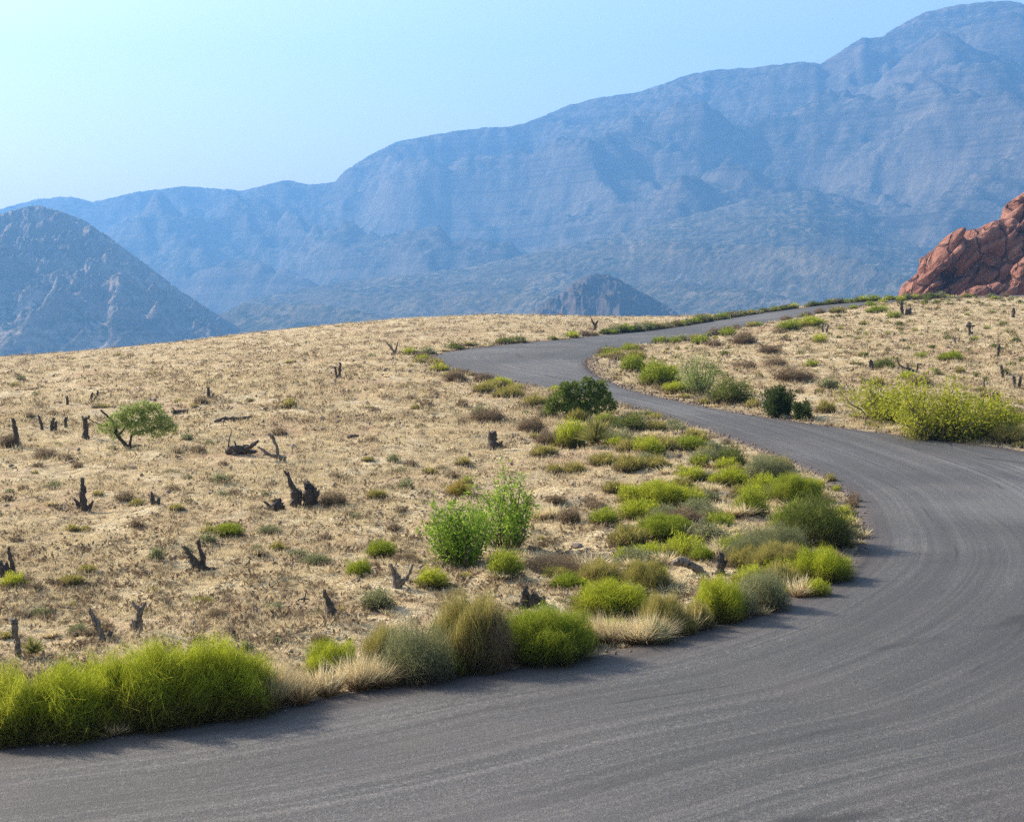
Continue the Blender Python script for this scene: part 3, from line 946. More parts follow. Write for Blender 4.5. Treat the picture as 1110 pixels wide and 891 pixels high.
# ------------------------------------------------------------------ hand-placed bushes: kind, base u, base v, width, height in picture points
B = '''lime 62 803 120 78|bright yellow-green brush mound second from the left frame edge, at the roadside
lime 160 792 110 91|tallest lime mound, in the middle of the long lime roadside hedge
lime 240 780 110 78|lime mound with dark base just left of the straw clump
lime 2 808 90 78|lime mound cut by the left frame edge at the roadside
lime 112 790 80 78|lime mound set back between the tallest mound and its left neighbour
lime 203 783 90 82|lime mound joining the tallest mound to the one by the straw
straw 312 768 72 72|white-bladed straw clump right of the lime roadside mound
straw 345 757 50 52|small straw clump between lime mound and grey-green brush
lime 360 738 66 42
straw 398 750 62 56|straw clump with thin pale blades left of the grey-green brush
sage 448 744 100 66|grey-green feathery brush left of the tall olive brush
olive 418 728 60 50
straw 440 716 55 45
olive 508 730 96 92|tall olive brush with straw tips in the nearest roadside row
brown 528 728 60 70|brown-stemmed dry bush against the tall olive roadside brush
straw 487 700 50 62|tall straw grass rising behind the olive roadside brush
green 592 722 100 64|bright green mound casting a black shadow on the asphalt
green 562 708 54 42
olive 632 705 40 36
straw 645 700 60 46
straw 690 697 70 46|bright straw clump on the verge right of the green mound
lime 662 672 84 40|lime dome behind the straw verge clumps
olive 720 690 60 50
straw 742 684 52 42
sage 715 700 36 28
lime 780 676 58 50|lime bush on the verge between straw clump and sage
olive 757 684 44 36
sage 830 664 64 46|dark sage bush on the verge left of pale grass
sage 805 670 42 40
straw 868 648 42 34|pale grass tuft on the verge below the yellow-flecked bush
olive 846 640 50 34
lime 893 632 66 36|yellow-flecked lime bush on the verge under the big bend bush
straw 905 625 40 30
lime 888 648 30 22
dark 888 596 96 58|big dark green bush at the bend with shadow on asphalt
green 862 588 50 48
green 865 546 56 32|round green bush on the verge above the big bend bush
sage 836 524 56 30
dark 793 506 40 24
sage 768 505 44 20
sage 830 602 58 30
olive 808 617 44 26
olive 838 624 66 32
olive 700 642 64 38|olive bush behind the lime verge dome
lime 744 606 52 30|rounded lime bush beyond the toppled log
green 762 608 30 18
green 723 586 62 26
olive 682 594 52 26
green 656 571 34 20
lime 694 564 52 24
lime 716 549 66 26
lime 690 548 44 22
dark 741 543 32 18
sage 757 558 44 20
sage 726 566 46 18
lime 752 523 38 18
lime 795 529 42 21
green 815 560 44 32
sage 690 613 54 24
brown 647 553 28 12
green 748 489 46 17
olive 717 490 50 20
olive 683 492 36 18
olive 683 515 42 21
olive 656 507 40 16
olive 711 510 42 16
dark 683 469 46 19
sage 663 482 32 18
olive 712 469 28 14
straw 735 517 40 15
green 800 604 44 24
olive 772 642 34 16
lime 818 640 46 28
straw 800 580 40 20
green 780 575 36 20
olive 668 535 34 15
straw 735 640 40 26
lime 620 486 40 33|vivid lime bush leaning against the roadside yucca
sage 676 484 28 18
rust 497 538 30 18
olive 505 527 20 13
straw 600 566 42 28|pale cushion of dry grass right of the leafy shrub pair
brown 618 567 28 18
green 548 628 42 32|green tuft in front of the leafy shrub pair
brown 606 622 84 22|long low dry shrub right of the green tuft
lime 630 640 22 15
green 412 603 34 20|round green cushion right of another on the field
green 389 626 30 20
lime 467 638 40 23
sage 407 664 46 24|dark grey-green sage cushion behind the straw verge
olive 580 441 32 15
olive 552 432 42 15
olive 526 427 32 12
brown 493 413 28 13
brown 463 441 24 13
brown 500 441 18 11
brown 530 458 44 18
sage 520 452 20 14
brown 577 470 36 20
brown 594 482 32 18
brown 500 463 20 12
olive 590 496 36 15
olive 600 513 26 12
olive 623 514 32 15
olive 502 504 22 11
olive 467 516 20 10
olive 408 542 26 12
sage 440 532 20 13
brown 603 546 26 10
brown 640 546 20 10
brown 490 520 18 9
brown 445 505 20 9
brown 425 573 22 10
brown 440 610 30 12
green 245 583 34 16|flat green cushion alone above the V-shaped stump
sage 290 579 30 11
sage 237 525 24 12|blue-grey sage dome alone in the open field
sage 168 608 20 16
brown 47 498 32 15
brown 8 486 26 17
sage 340 612 40 13
brown 134 545 24 13
olive 146 549 22 10
lime 12 639 30 19
olive 74 636 34 12
olive 313 443 22 14
olive 90 576 20 9
brown 213 493 22 11
brown 360 551 34 18
brown 217 438 20 10
sage 42 665 24 12
sage 82 690 30 15
olive 217 656 30 11
brown 235 673 26 14
sage 297 663 22 11
sage 265 710 24 16
brown 70 500 22 10
brown 185 533 20 9
brown 175 655 22 9
brown 350 585 22 9
sage 57 531 22 10
brown 185 565 18 8
brown 302 470 20 10
brown 402 480 18 8
dark 795 440 54 32|dark green rounded bush left of the near-black roadside bush
olive 818 442 24 13
green 716 419 46 30|bright green bush left of the pale green open bush
lime 735 428 34 12
sage 900 422 24 13
brown 862 414 50 17
brown 843 399 28 13
brown 812 400 22 12
olive 897 448 26 15
lime 882 355 32 13
green 857 359 26 13
lime 890 371 18 11
green 953 339 26 9
green 970 345 18 9
green 880 399 16 9
dark 960 400 26 13
olive 953 418 20 12
lime 985 412 22 12
green 1033 392 32 10
green 1000 390 16 9
brown 808 372 30 16
brown 835 383 26 10
brown 845 362 20 8
green 790 365 22 12
brown 775 376 22 10
olive 1098 482 50 26
green 1050 478 40 20
olive 1005 468 34 18
brown 1000 420 30 14
brown 1100 455 26 14
olive 910 340 22 10
green 760 372 24 12
straw 700 398 30 14
olive 690 392 26 14
green 687 404 30 22'''
rows = []
for line in B.splitlines():
    d, _, lab = line.partition('|'); k, u, v, w, h = d.split()
    rows.append((k, float(u), float(v), float(w), float(h), lab or None))
for r in rows:
    if r[5]: USED[r[5]] = 1
POS = spots([r[1] for r in rows], [r[2] for r in rows])
for (k, u, v, w, h, lab), p in zip(rows, POS):
    m = p[1] / F
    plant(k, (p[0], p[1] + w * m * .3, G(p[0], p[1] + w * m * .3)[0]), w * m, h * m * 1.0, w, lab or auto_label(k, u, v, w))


# ------------------------------------------------------------------ leafy shrubs with stems
def leafy(name, label, cat, u, v, w, h, mat_leaf, nst, nl, leaf, lean=.55, group=None, dens=.14):
    p = spots([u], [v])[0]; m = p[1] / F; W, H = w * m, h * m
    root = empty(name, p); tag(root, label, cat, group)
    st, P_, D_ = [], [], []
    for i in range(nst):
        a = random.uniform(0, 6.28); l = random.uniform(.05, 1) * W * .5
        top = np.array([math.cos(a) * l, math.sin(a) * l, H * random.uniform(.38, 1.0) * (1 - .25 * (2 * l / W) ** 2)])
        rb = random.uniform(.03, .20) * W; b = np.array([math.cos(a) * rb, math.sin(a) * rb, -.03])
        top[0] += random.uniform(-.16, .12) * W
        st.append(limb(b, top, .012 * W + .006, .004, .10, 6, .1, i, 5))
        k = nl // nst
        t = RS.uniform(dens, 1.03, k) 
        pos = b + (top - b) * t[:, None]
        spread = (.03 + .11 * (1 - np.abs(t - .6))) * W * .55
        # short side twigs carry bunches of leaves
        tw = RS.normal(size=(max(6, k // 9), 3))[RS.randint(0, max(6, k // 9), k)] * spread[:, None] * .75
        pos = pos + tw + RS.normal(size=(k, 3)) * spread[:, None] * .35
        pos[:, 2] = np.maximum(pos[:, 2], .04 * H)
        P_.append(pos); D_.append(unit(tw * .8 + RS.normal(size=(k, 3)) * .35 * spread[:, None] + np.array([0, 0, .35]) * spread[:, None]))
    P_, D_ = np.vstack(P_), np.vstack(D_)
    n = len(P_)
    rnd = np.clip(.5 + .5 * noise(P_[:, 0] / W * 5, P_[:, 2] / W * 5 + P_[:, 1] / W * 3, 300) + RS.normal(size=n) * .2, 0, 1)
    V, T_, r, hh = leaf_mesh(P_, D_, leaf * RS.uniform(.6, 1.4, n), leaf * .42 * RS.uniform(.7, 1.3, n), rnd, H)
    put('foliage', mesh('foliage', V, T_, M[mat_leaf], {'rnd': r, 'hgt': hh}), root)
    V, T_, r, hh = join(st)
    put('stems', mesh('stems', V, T_, M['stem'], {'rnd': r, 'hgt': hh}, smooth=True), root)
    return root


leafy('leafy_shrub', 'bright green leafy shrub, left and nearer half of the pair in the field', 'shrub', 498, 611, 96, 76, 'leafy', 26, 4400, .095)
leafy('leafy_shrub', 'taller leafy green shrub with a pointed top, right half of the pair', 'shrub', 550, 592, 86, 94, 'leafy', 20, 3300, .095)
leafy('leafy_shrub', 'wide yellow-green shrub across the road, main bushy mass', 'shrub', 1020, 476, 138, 68, 'leafy_yellow', 40, 9500, .14)
leafy('leafy_shrub', 'yellow-green shrub left of the widest one across the road', 'shrub', 960, 457, 92, 42, 'leafy_yellow', 26, 5000, .13)
leafy('leafy_shrub', 'yellow-green shrub at the right frame edge across the road', 'shrub', 1078, 472, 70, 46, 'leafy_yellow', 22, 5500, .13)
leafy('open_bush', 'pale green feathery open bush above the road inside the bend', 'bush', 757, 430, 68, 48, 'leafy_pale', 26, 5200, .10)
leafy('dark_bush', 'near-black dense bush on the far road edge', 'bush', 846, 452, 42, 34, 'night', 24, 6500, .13, dens=.1)
leafy('dark_bush', 'smaller near-black bush at the right foot of its twin', 'bush', 870, 456, 26, 22, 'night', 18, 3600, .12, dens=.1)


def clump_tree(name, label, cat, u, v, w, h, mleaf, clumps, nleaf, leaf, limbs, bark):
    """trunk limbs and a crown of leaf clumps, both placed in picture points relative to the base"""
    p = spots([u], [v])[0]; m = p[1] / F
    root = empty(name, p); tag(root, label, cat)
    st = [limb((a[0] * m, a[2] * m, a[1] * m - .05 * (a[1] <= 0)), (b[0] * m, b[2] * m, b[1] * m), r0 * m * .78, r1 * m * .78, .16, 8, .25, i, 7) for i, (a, b, r0, r1) in enumerate(limbs)]
    P_, D_ = [], []
    tot = sum(c[3] * c[4] for c in clumps)
    for cx, cz, cy, rx, rz in clumps:
        k = int(nleaf * rx * rz / tot)
        q = unit(RS.normal(size=(k, 3))) * (RS.uniform(.25, 1, k) ** .5)[:, None]
        q *= (1 + .3 * noise(q[:, 0] * 3 + cx, q[:, 2] * 3 + q[:, 1] * 2, 400))[:, None]
        P_.append(np.array([cx, cy, cz]) * m + q * np.array([rx, rx * .8, rz]) * m); D_.append(unit(q + RS.normal(size=(k, 3)) * .7 + np.array([0, 0, .2])))
    P_, D_ = np.vstack(P_), np.vstack(D_); n = len(P_)
    rnd = np.clip(.5 + .5 * noise(P_[:, 0] * 2.2, P_[:, 2] * 2.2 + P_[:, 1] * 1.5, 401) + RS.normal(size=n) * .2, 0, 1)
    V, T_, r, hh = leaf_mesh(P_, D_, leaf * RS.uniform(.6, 1.4, n), leaf * .4 * RS.uniform(.7, 1.3, n), rnd, h * m)
    put('crown', mesh('crown', V, T_, M[mleaf], {'rnd': r, 'hgt': hh * 0 + 1}), root)
    V, T_, r, hh = join(st)
    put('trunk', mesh('trunk', V, T_, M[bark], {'rnd': r, 'hgt': hh}, smooth=True), root)
    return root


clump_tree('mesquite_tree', 'low flat-crowned green tree with black leaning limbs in the left field', 'tree', 139, 488, 80, 58, 'fine',
           [(6, 36, 0, 15, 11), (26, 38, 4, 14, 11), (-10, 33, -3, 11, 9), (40, 30, 0, 10, 8), (16, 47, 3, 11, 7), (-24, 24, 0, 10, 6), (14, 25, -8, 15, 7), (34, 21, -3, 11, 6), (-2, 44, 2, 9, 6), (30, 48, 0, 7, 4), (48, 24, 2, 6, 5), (-14, 16, 4, 7, 5)], 9500, .08,
           [((0, 0, 0), (-14, 18, 2), 3.2, 2.4), ((-14, 18, 2), (-28, 44, 0), 2.4, 1.2), ((0, 0, 0), (4, 17, 0), 2.6, 1.6), ((4, 17, 0), (22, 22, 3), 1.7, 1.2), ((22, 22, 3), (42, 25, 0), 1.2, .6),
            ((-12, 16, 2), (8, 34, -4), 1.6, .7), ((-20, 28, 0), (-34, 30, 0), 1.2, .8), ((-34, 30, 0), (-44, 36, 0), .9, .5), ((3, 3, 0), (16, 6, -4), 1.8, .8)], 'bark')
clump_tree('juniper', 'dark rounded juniper standing alone at the inner road edge', 'tree', 628, 452, 70, 42, 'juniper',
           [(-19, 19, 0, 12, 10), (-6, 29, 4, 10, 9), (6, 20, -3, 11, 9), (17, 29, 0, 10, 9), (27, 22, 3, 8, 8), (-29, 13, 2, 8, 7), (14, 11, -5, 12, 7), (8, 38, 2, 6, 5), (-15, 33, 0, 6, 5), (-8, 10, -4, 12, 7), (24, 36, 1, 5, 4), (33, 13, 0, 7, 6)], 4600, .17,
           [((0, 0, 0), (-10, 20, 0), 2, 1), ((0, 0, 0), (12, 22, 0), 2, 1), ((4, 4, 0), (24, 18, 2), 1.2, .6)], 'bark')


# yucca: stiff sword leaves from one heart
def yucca(u, v, w, h, n, label, lf=.03):
    p = spots([u], [v])[0]; m = p[1] / F; W, H = w * m, h * m
    th = RS.uniform(0, 2 * np.pi, n); el = RS.uniform(.1, 1.5, n)
    d = np.stack([np.cos(th) * np.cos(el), np.sin(th) * np.cos(el), np.sin(el)], 1)
    base = np.tile(np.array([0, 0, H * .22]), (n, 1)) + d * .04 * W
    ln = H * .72 * RS.uniform(.75, 1.05, n) * (.75 + .25 * np.sin(el))
    a = blade_mesh(base, d, ln, np.full(n, lf * W * 1.6), np.full(n, .05), RS.uniform(0, 1, n), H, 3)
    k = n // 3; th = RS.uniform(0, 2 * np.pi, k)
    d = unit(np.stack([np.cos(th) * .6, np.sin(th) * .6, RS.uniform(-.9, -.1, k)], 1))
    b = blade_mesh(np.tile(np.array([0, 0, H * .26]), (k, 1)), d, np.full(k, H * .26), np.full(k, lf * W * 1.5), np.zeros(k), RS.uniform(0, 1, k), H * 9, 2)
    V, T_, r, hh = join([a, b])
    o = put('yucca', mesh('yucca', V, T_, M['yucca'], {'rnd': r, 'hgt': hh}), None, tuple(p)); tag(o, label, 'yucca')
    return o


yucca(645, 486, 44, 42, 150, 'spiky fan-shaped yucca beside the lime bush at the road')
yucca(36, 711, 34, 28, 90, 'small dark spiky yucca at the foot of the left edge stump', .035)


# ------------------------------------------------------------------ burnt stumps and logs, limbs in picture points relative to the base
STP = []


def stump(name, cat, label, u, v, limbs, mt='char', group=None):
    p = spots([u], [v])[0]; m = p[1] / F; STP.append((p[0], p[1], 14 * m))
    parts = []
    for i, (x0, z0, x1, z1, r0, r1) in enumerate(limbs):
        s = int(u * 3 + i)
        parts.append(limb((x0 * m, 0, z0 * m - (.06 if z0 <= 0 else 0)), (x1 * m, (random.random() - .5) * 4 * m, z1 * m), r0 * m, r1 * m, .07, 8, .38, s, 9))
        # ragged broken end
        e = np.array([x1 * m, 0, z1 * m])
    V, T_, r, hh = join(parts)
    o = put(name, mesh(name, V, T_, M[mt], {'rnd': r, 'hgt': hh}), None, tuple(p))
    tag(o, label, cat, group)
    return o


ST = [
    ('left edge stump with a swollen black head beside the small yucca', 21, 711, [(0, 0, -2, 18, 3.2, 2.6), (-2, 18, -5, 38, 2.6, 4.0), (-5, 36, -5, 41, 4.2, 2.5)], 'grey_wood'),
    ('leaning grey post stump with a lump at its foot', 112, 695, [(0, 0, -6, 18, 4.6, 3.4), (-6, 17, -15, 34, 3.4, 1.6), (4, 0, 8, 9, 4.5, 2.5)], 'grey_wood'),
    ('grey stump with a black forked head in front of the roadside field edge', 150, 689, [(0, 0, 1, 16, 4.2, 3.2), (1, 14, 3, 26, 3.4, 3.4), (3, 25, -6, 35, 2.4, 1.4), (3, 26, 8, 34, 2.4, 1.2), (-4, 0, -5, 15, 3, 2)], 'grey_wood'),
    ('V-shaped burnt stump with two diverging prongs', 214, 618, [(-2, 0, -8, 17, 4.2, 3), (-8, 16, -15, 26, 2.8, 1.6), (4, 0, 6, 16, 4.4, 3), (6, 15, 1, 33, 2.6, 1.7), (6, 3, 22, 2, 2.6, .8), (0, 0, 1, 9, 6, 4)], 'char'),
    ('tapering burnt stump leaning left above the roadside straw grass', 363, 673, [(0, 0, -5, 16, 6, 4), (-5, 15, -11, 32, 3.6, 1.6), (3, 0, 16, 4, 4.5, 1.5)], 'char'),
    ('two-pronged grey stump left of the round lime cushion', 431, 637, [(-3, 0, -8, 25, 3.6, 1.8), (0, 0, 8, 8, 3.4, 2.6), (8, 7, 16, 24, 2.2, 1.6), (-1, 0, 1, 10, 5, 3), (3, 6, -3, 20, 2, 1)], 'grey_wood'),
    ('low three-knobbed black stump behind the bright green verge mound', 573, 657, [(-3, 0, -4, 16, 4.5, 4.0), (-4, 14, -4, 22, 4.3, 2.6), (5, 0, 6, 11, 5.2, 5.4), (6, 10, 7, 15, 5, 2.6), (13, 0, 16, 8, 3, 3.4), (-6, 1, -16, 5, 4, 2)], 'char'),
    ('short thick charcoal stump standing alone in the middle field', 537, 488, [(-1, 0, -3, 17, 6, 4.6), (3, 0, 6, 8, 4.6, 2), (-3, 15, -4, 19, 4, 2)], 'char'),
    ('tall leaning left stump of the burnt pair', 320, 550, [(0, 0, 0, 16, 6, 4), (0, 15, -8, 35, 3.4, 2), (-8, 34, -11, 38, 2, 1), (4, 0, 5, 14, 4, 3)], 'char'),
    ('thick round-headed right stump of the burnt pair', 337, 550, [(0, 0, -2, 20, 7, 5), (-2, 18, -4, 23, 5, 3), (4, 0, 7, 14, 4, 3)], 'char'),
    ('low charred lump left of the burnt pair', 297, 554, [(-6, 0, 4, 7, 5, 5), (4, 5, 10, 3, 5, 3), (-4, 4, -10, 9, 2, 1)], 'char'),
    ('upright burnt stump with a dead spiky skirt near the left edge', 92, 553, [(0, 0, -1, 22, 4.6, 3.2), (-1, 21, -2, 33, 3.2, 2), (-3, 0, -11, 12, 3.4, 1), (2, 0, 9, 10, 3.4, 1)], 'char'),
    ('stubby pointed stump right of the grey dry shrubs', 168, 549, [(0, 0, -3, 13, 3.8, 1.5), (2, 0, 4, 6, 2.6, 1.6)], 'char'),
    ('straight post stump inside a dry bush at the left edge', 16, 485, [(0, 0, 0, 22, 2.8, 2.2), (0, 21, -1, 31, 2.4, 1.8)], 'char'),
    ('thin leaning stake of the row left of the tree', 46, 466, [(0, 0, -4, 16, 1.6, 1)], 'char'),
    ('short twin-topped stub of the row left of the tree', 57, 465, [(0, 0, 1, 13, 2, 1.7), (3, 0, 4, 9, 1.8, 1.4)], 'char'),
    ('small round-topped stub of the row left of the tree', 72, 463, [(0, 0, 0, 11, 2, 1.6)], 'char'),
    ('tall blunt stump touching the left side of the tree', 93, 476, [(0, 0, -1, 22, 3.6, 2.6), (-1, 20, 4, 24, 1.8, 1.2)], 'char'),
    ('tiny upright stub up the slope behind the tree', 73, 440, [(0, 0, -1, 9, 1.7, 1)], 'char'),
    ('tiny pair of prongs beyond the tree, left one', 99, 437, [(0, 0, 1, 10, 1.5, 1), (1, 0, 5, 6, 1.2, .8)], 'char'),
    ('tiny pair of prongs beyond the tree, right one', 106, 433, [(0, 0, 0, 9, 1.6, 1.1)], 'char'),
    ('small upright stub beyond the green tree to its right', 227, 433, [(0, 0, -1, 11, 1.9, 1.4), (1, 0, 4, 4, 1.6, 1)], 'char'),
    ('twin upright burnt posts on the slope below the hairpin', 367, 409, [(-2, 0, -4, 12, 1.7, 1.2), (1, 0, 2, 16, 1.9, 1.3), (4, 0, 9, 3, 1.5, 1)], 'char'),
    ('forked bare twig stump left of the hairpin bend', 428, 384, [(0, 0, -4, 8, 1.5, 1.0), (-4, 7, -10, 14, 1.1, .6), (0, 1, 3, 12, 1.3, .8)], 'grey_wood'),
    ('dark Y-shaped stump on the skyline beyond the road', 645, 357, [(0, 0, 0, 7, 1.7, 1.3), (0, 6, -4, 13, 1.3, .9), (0, 6, 3, 11, 1.2, .9)], 'char'),
    ('small branching snag on the field above the straw verge', 329, 653, [(0, 0, 1, 5, 1.5, 1), (1, 4, 3, 12, .9, .5), (1, 4, -7, 2, 1.2, .6), (1, 4, 7, 3, 1, .5)], 'char'),
    ('small dark stub behind the lime roadside mound', 253, 692, [(0, 0, 0, 9, 3, 2.4), (0, 1, 5, 4, 2, 1.2)], 'char'),
    ('crowded burnt stump cut by the left frame edge', 2, 627, [(0, 0, 1, 12, 4, 3.4), (1, 10, 0, 17, 3, 2)], 'char'),
    ('slanting burnt stump second from the left frame edge', 15, 624, [(0, 0, -2, 14, 3.6, 2.4), (-2, 13, -5, 31, 2.4, 1.6), (-5, 0, -8, 12, 3, 2.6)], 'char'),
    ('reddish-black stump standing beside the toppled log', 781, 621, [(0, 0, -1, 17, 5.2, 4.6), (-1, 16, 0, 22, 4.4, 2.4), (4, 8, 6, 14, 2.4, 2)], 'char'),
    ('rugged burnt stump at the crest beside the far road end', 978, 342, [(0, 0, -1, 9, 2, 1.6), (-1, 8, -1, 14, 2.0, 1.4), (5, 0, 6, 6, 2.8, 2), (9, 0, 9, 7, 2, 1.4)], 'char'),
    ('cross-topped burnt stump on the right-hand slope', 1051, 363, [(0, 0, 0, 14, 1.6, 1.2), (-4, 11, 4, 11, 1.3, 1), (0, 0, 3, 4, 2, 1)], 'char'),
    ('pale pronged stub left of and below the cross-topped stump', 1036, 373, [(0, 0, -3, 8, 1.2, .8), (2, 0, 4, 7, 1, .7)], 'grey_wood'),
    ('tall slim burnt post upper right on the slope', 1083, 388, [(0, 0, -1, 15, 1.8, 1.4)], 'char'),
    ('burnt post left of the clustered slope stumps', 1087, 411, [(0, 0, -2, 12, 1.8, 1.4)], 'char'),
    ('clustered slope stump with two stubs near the right edge', 1099, 420, [(0, 0, 0, 12, 2.1, 1.7), (5, 0, 6, 13, 1.9, 1.4)], 'char'),
    ('small grey stub above the wide yellow-green shrub', 1067, 420, [(0, 0, -1, 10, 1.5, 1.1)], 'grey_wood'),
    ('small dark snag behind the right end of the yellow-green shrub', 1082, 434, [(0, 0, 0, 7, 2, 1.4), (-3, 0, -6, 7, 1.3, .8)], 'char'),
    ('bent burnt stub on the slope over the near-black bush', 945, 401, [(0, 0, -2, 10, 2.6, 2.1), (1, 0, 8, 2, 1.6, .8)], 'char'),
    ('small double stub high on the slope at the right edge', 1098, 346, [(0, 0, 0, 5, 2.1, 1.6), (0, 5, 0, 9, 2.2, 1.2)], 'char'),
    ('small twin stub beside the inner edge of the far road', 894, 360, [(-2, 0, -3, 8, 1.5, 1), (2, 0, 3, 8, 1.4, 1)], 'grey_wood'),
    ('slim leaning stake right of the branch lying on the slope', 993, 404, [(0, 0, 1, 9, 1.2, .8)], 'char'),
]
for lab, u, v, limbs, mt in ST:
    stump('burnt_stump', 'stump', lab, u, v, limbs, mt)
LG = [
    ('tangled fallen branches with a raised twig in the left field', 262, 493, [(-17, 2, 4, 6, 4, 3.4), (4, 5, 18, 14, 3.2, 1.5), (-14, 4, -10, 26, 1, .4), (-10, 5, 14, 2, 3.4, 2), (-4, 5, -8, 14, 1.6, .7)], 'char'),
    ('grey forked fallen log with one raised arm right of the tangled branches', 296, 501, [(14, 1, -6, 7, 2.6, 2.0), (-6, 7, -16, 15, 2, 1), (6, 2, 0, 27, 2.2, 1.6), (0, 26, -5, 29, 2.2, 1.3)], 'grey_wood'),
    ('long thin fallen log with a raised end beyond the tree', 252, 458, [(-20, 1, 8, 4, 1.8, 1.8), (8, 4, 20, 6, 1.8, 1.0), (-2, 2, 10, 0, 1.2, .8)], 'char'),
    ('grey toppled log with a black broken end among the verge bushes', 752, 621, [(18, 0, -6, 11, 4.0, 4.2), (-6, 11, -16, 14, 4.2, 5.0), (-15, 14, -20, 12, 5, 3)], 'grey_wood'),
    ('low dark driftwood chunk above the straw verge', 376, 671, [(-9, 1, 12, 2, 3, 2), (-6, 2, -10, 7, 2, 1.4), (2, 2, 0, 7, 1.6, .8)], 'char'),
    ('thin dark branch lying on the slope across the road', 982, 403, [(12, 0, -4, 4, 1.7, 1.4), (-4, 4, -10, 12, 1.2, .7), (3, 2, 2, 9, 1, .6)], 'char'),
    ('short dark stick lying left of the brown shrubs', 390, 452, [(-8, 1, 9, 2, 1.3, 1), (1, 1, 4, 4, 1, .6)], 'char'),
    ('small dark wood chunk on the field left of the hairpin track', 383, 476, [(-6, 1, 5, 3, 1.7, 1.3)], 'char'),
    ('flat dark branch fragment right of the green tree', 194, 450, [(-8, 1, 8, 2, 1.9, 1.6), (-4, 2, -7, 6, 1.2, .7)], 'char'),
    ('dark branch lying along the slope inside the bend', 838, 378, [(-11, 1, 10, 3, 1.7, 1.1), (-10, 1, -14, 5, 1.1, .6)], 'char'),
]
for lab, u, v, limbs, mt in LG:
    stump('fallen_log', 'log', lab, u, v, limbs, mt)


# ------------------------------------------------------------------ stones
def stone_mesh(seed):
    import bmesh
    bm = bmesh.new(); bmesh.ops.create_icosphere(bm, subdivisions=2, radius=.5)
    for vtx in bm.verts:
        c = np.array(vtx.co); k = 1 + .35 * float(noise(c[0] * 2.5 + seed * 5, c[1] * 2.5 + c[2] * 3, seed)) + .15 * float(noise(c[0] * 6, c[1] * 6 + c[2] * 5 + seed, seed + 9))
        vtx.co = Vector(c * k)
    me = bpy.data.meshes.new('stone'); bm.to_mesh(me); bm.free(); me.materials.append(M['stone'])
    return me


STM = [stone_mesh(s) for s in range(5)]


def stone(u, v, w, h, label, group=None):
    p = spots([u], [v])[0]; m = p[1] / F
    o = bpy.data.objects.new('stone', random.choice(STM)); COL.objects.link(o)
    o.location = (p[0], p[1], p[2] + h * m * .22); o.scale = (w * m, w * m * random.uniform(.7, 1), h * m); o.rotation_euler = (0, 0, random.uniform(0, 6))
    tag(o, label, 'stone', group)


for u, v, w, h, lab in ((478, 613, 15, 8, 'dark stone between the round lime cushions'), (625, 592, 17, 7, 'flat purplish stone in front of the pale grass cushion'), (636, 594, 7, 4, 'small dark stone at the right end of the flat purplish one'),
                        (610, 603, 9, 5, 'small brown stone right of the leafy shrub pair'), (350, 457, 7, 5, 'dark stone alone on the bare field above the stump pair'), (366, 458, 6, 4, 'smaller dark stone right of the lone field stone'),
                        (612, 646, 12, 6, 'small stone beside the three-knobbed stump'), (276, 664, 8, 6, 'reddish stone above the lime roadside mound'), (144, 506, 8, 5, 'dark stone on the field in front of the tree'),
                        (318, 487, 8, 6, 'dark stone right of the tangled branches')):
    stone(u, v, w, h, lab)
for i in range(46):
    u = random.uniform(639, 672); v = random.uniform(389, 409) if u < 655 else random.uniform(386, 404)
    p = hit([u], [v])[0]
    if road_sd(p[:1], p[1:2])[0][0] < .2: continue
    stone(u, v, random.uniform(3, 7), random.uniform(2, 4), 'grey stone on the bare gravel nose inside the hairpin', 'stones on the nose of the bend')


# ------------------------------------------------------------------ hedges of small bushes along the far road, and scattered scrub
def line(pts, n, jit):
    pts = np.array(pts, float); s = np.concatenate([[0], np.cumsum(np.hypot(*np.diff(pts, axis=0).T))])
    t = np.sort(RS.uniform(0, s[-1], n))
    return np.interp(t, s, pts[:, 0]) + RS.uniform(-1, 1, n) * 1.5, np.interp(t, s, pts[:, 1]) + RS.uniform(-jit, jit, n)


def clear(p, w):
    """not on a stump, nor hiding one"""
    return all(math.hypot(p[0] - a, (p[1] - b) * (.45 if p[1] < b else 1)) > c + w * .5 for a, b, c in STP)


def fill(us, vs, kinds, w0, w1, asp, label, group, min_sd=.5):
    p = spots(us, vs)
    sd, _ = road_sd(p[:, 0], p[:, 1])
    for i in range(len(us)):
        if sd[i] < min_sd: continue
        k = random.choice(kinds); w = random.uniform(w0, w1); m = p[i, 1] / F
        plant(k, p[i], w * m, w * m * random.uniform(*asp), w, label[k] if isinstance(label, dict) else label, group)


def off_edge(edge, i0, i1, n, lo, hi, sign):
    """plan points beside the asphalt, between stations i0..i1"""
    i = RS.uniform(i0, i1, n); idx = np.arange(len(edge))
    x = np.interp(i, idx, edge[:, 0]); y = np.interp(i, idx, edge[:, 1])
    nr = (L - R) / (2 * HALF)[:, None] * sign
    nx = np.interp(i, idx, nr[:, 0]); ny = np.interp(i, idx, nr[:, 1]); o = RS.uniform(lo, hi, n)
    x, y = x + nx * o, y + ny * o
    return np.stack([x, y, G(x, y)], 1)


cs = np.cumsum([0] + SECN)
HW = {'dark': 'dark roadside bush in the line edging the far road', 'olive': 'olive roadside bush in the line edging the far road', 'lime': 'yellow-green roadside bush in the line edging the far road',
      'brown': 'dry brown bush in the line edging the far road', 'sage': 'grey-green bush in the line edging the far road', 'green': 'green roadside bush in the line edging the far road', 'straw': 'straw clump in the line edging the far road'}


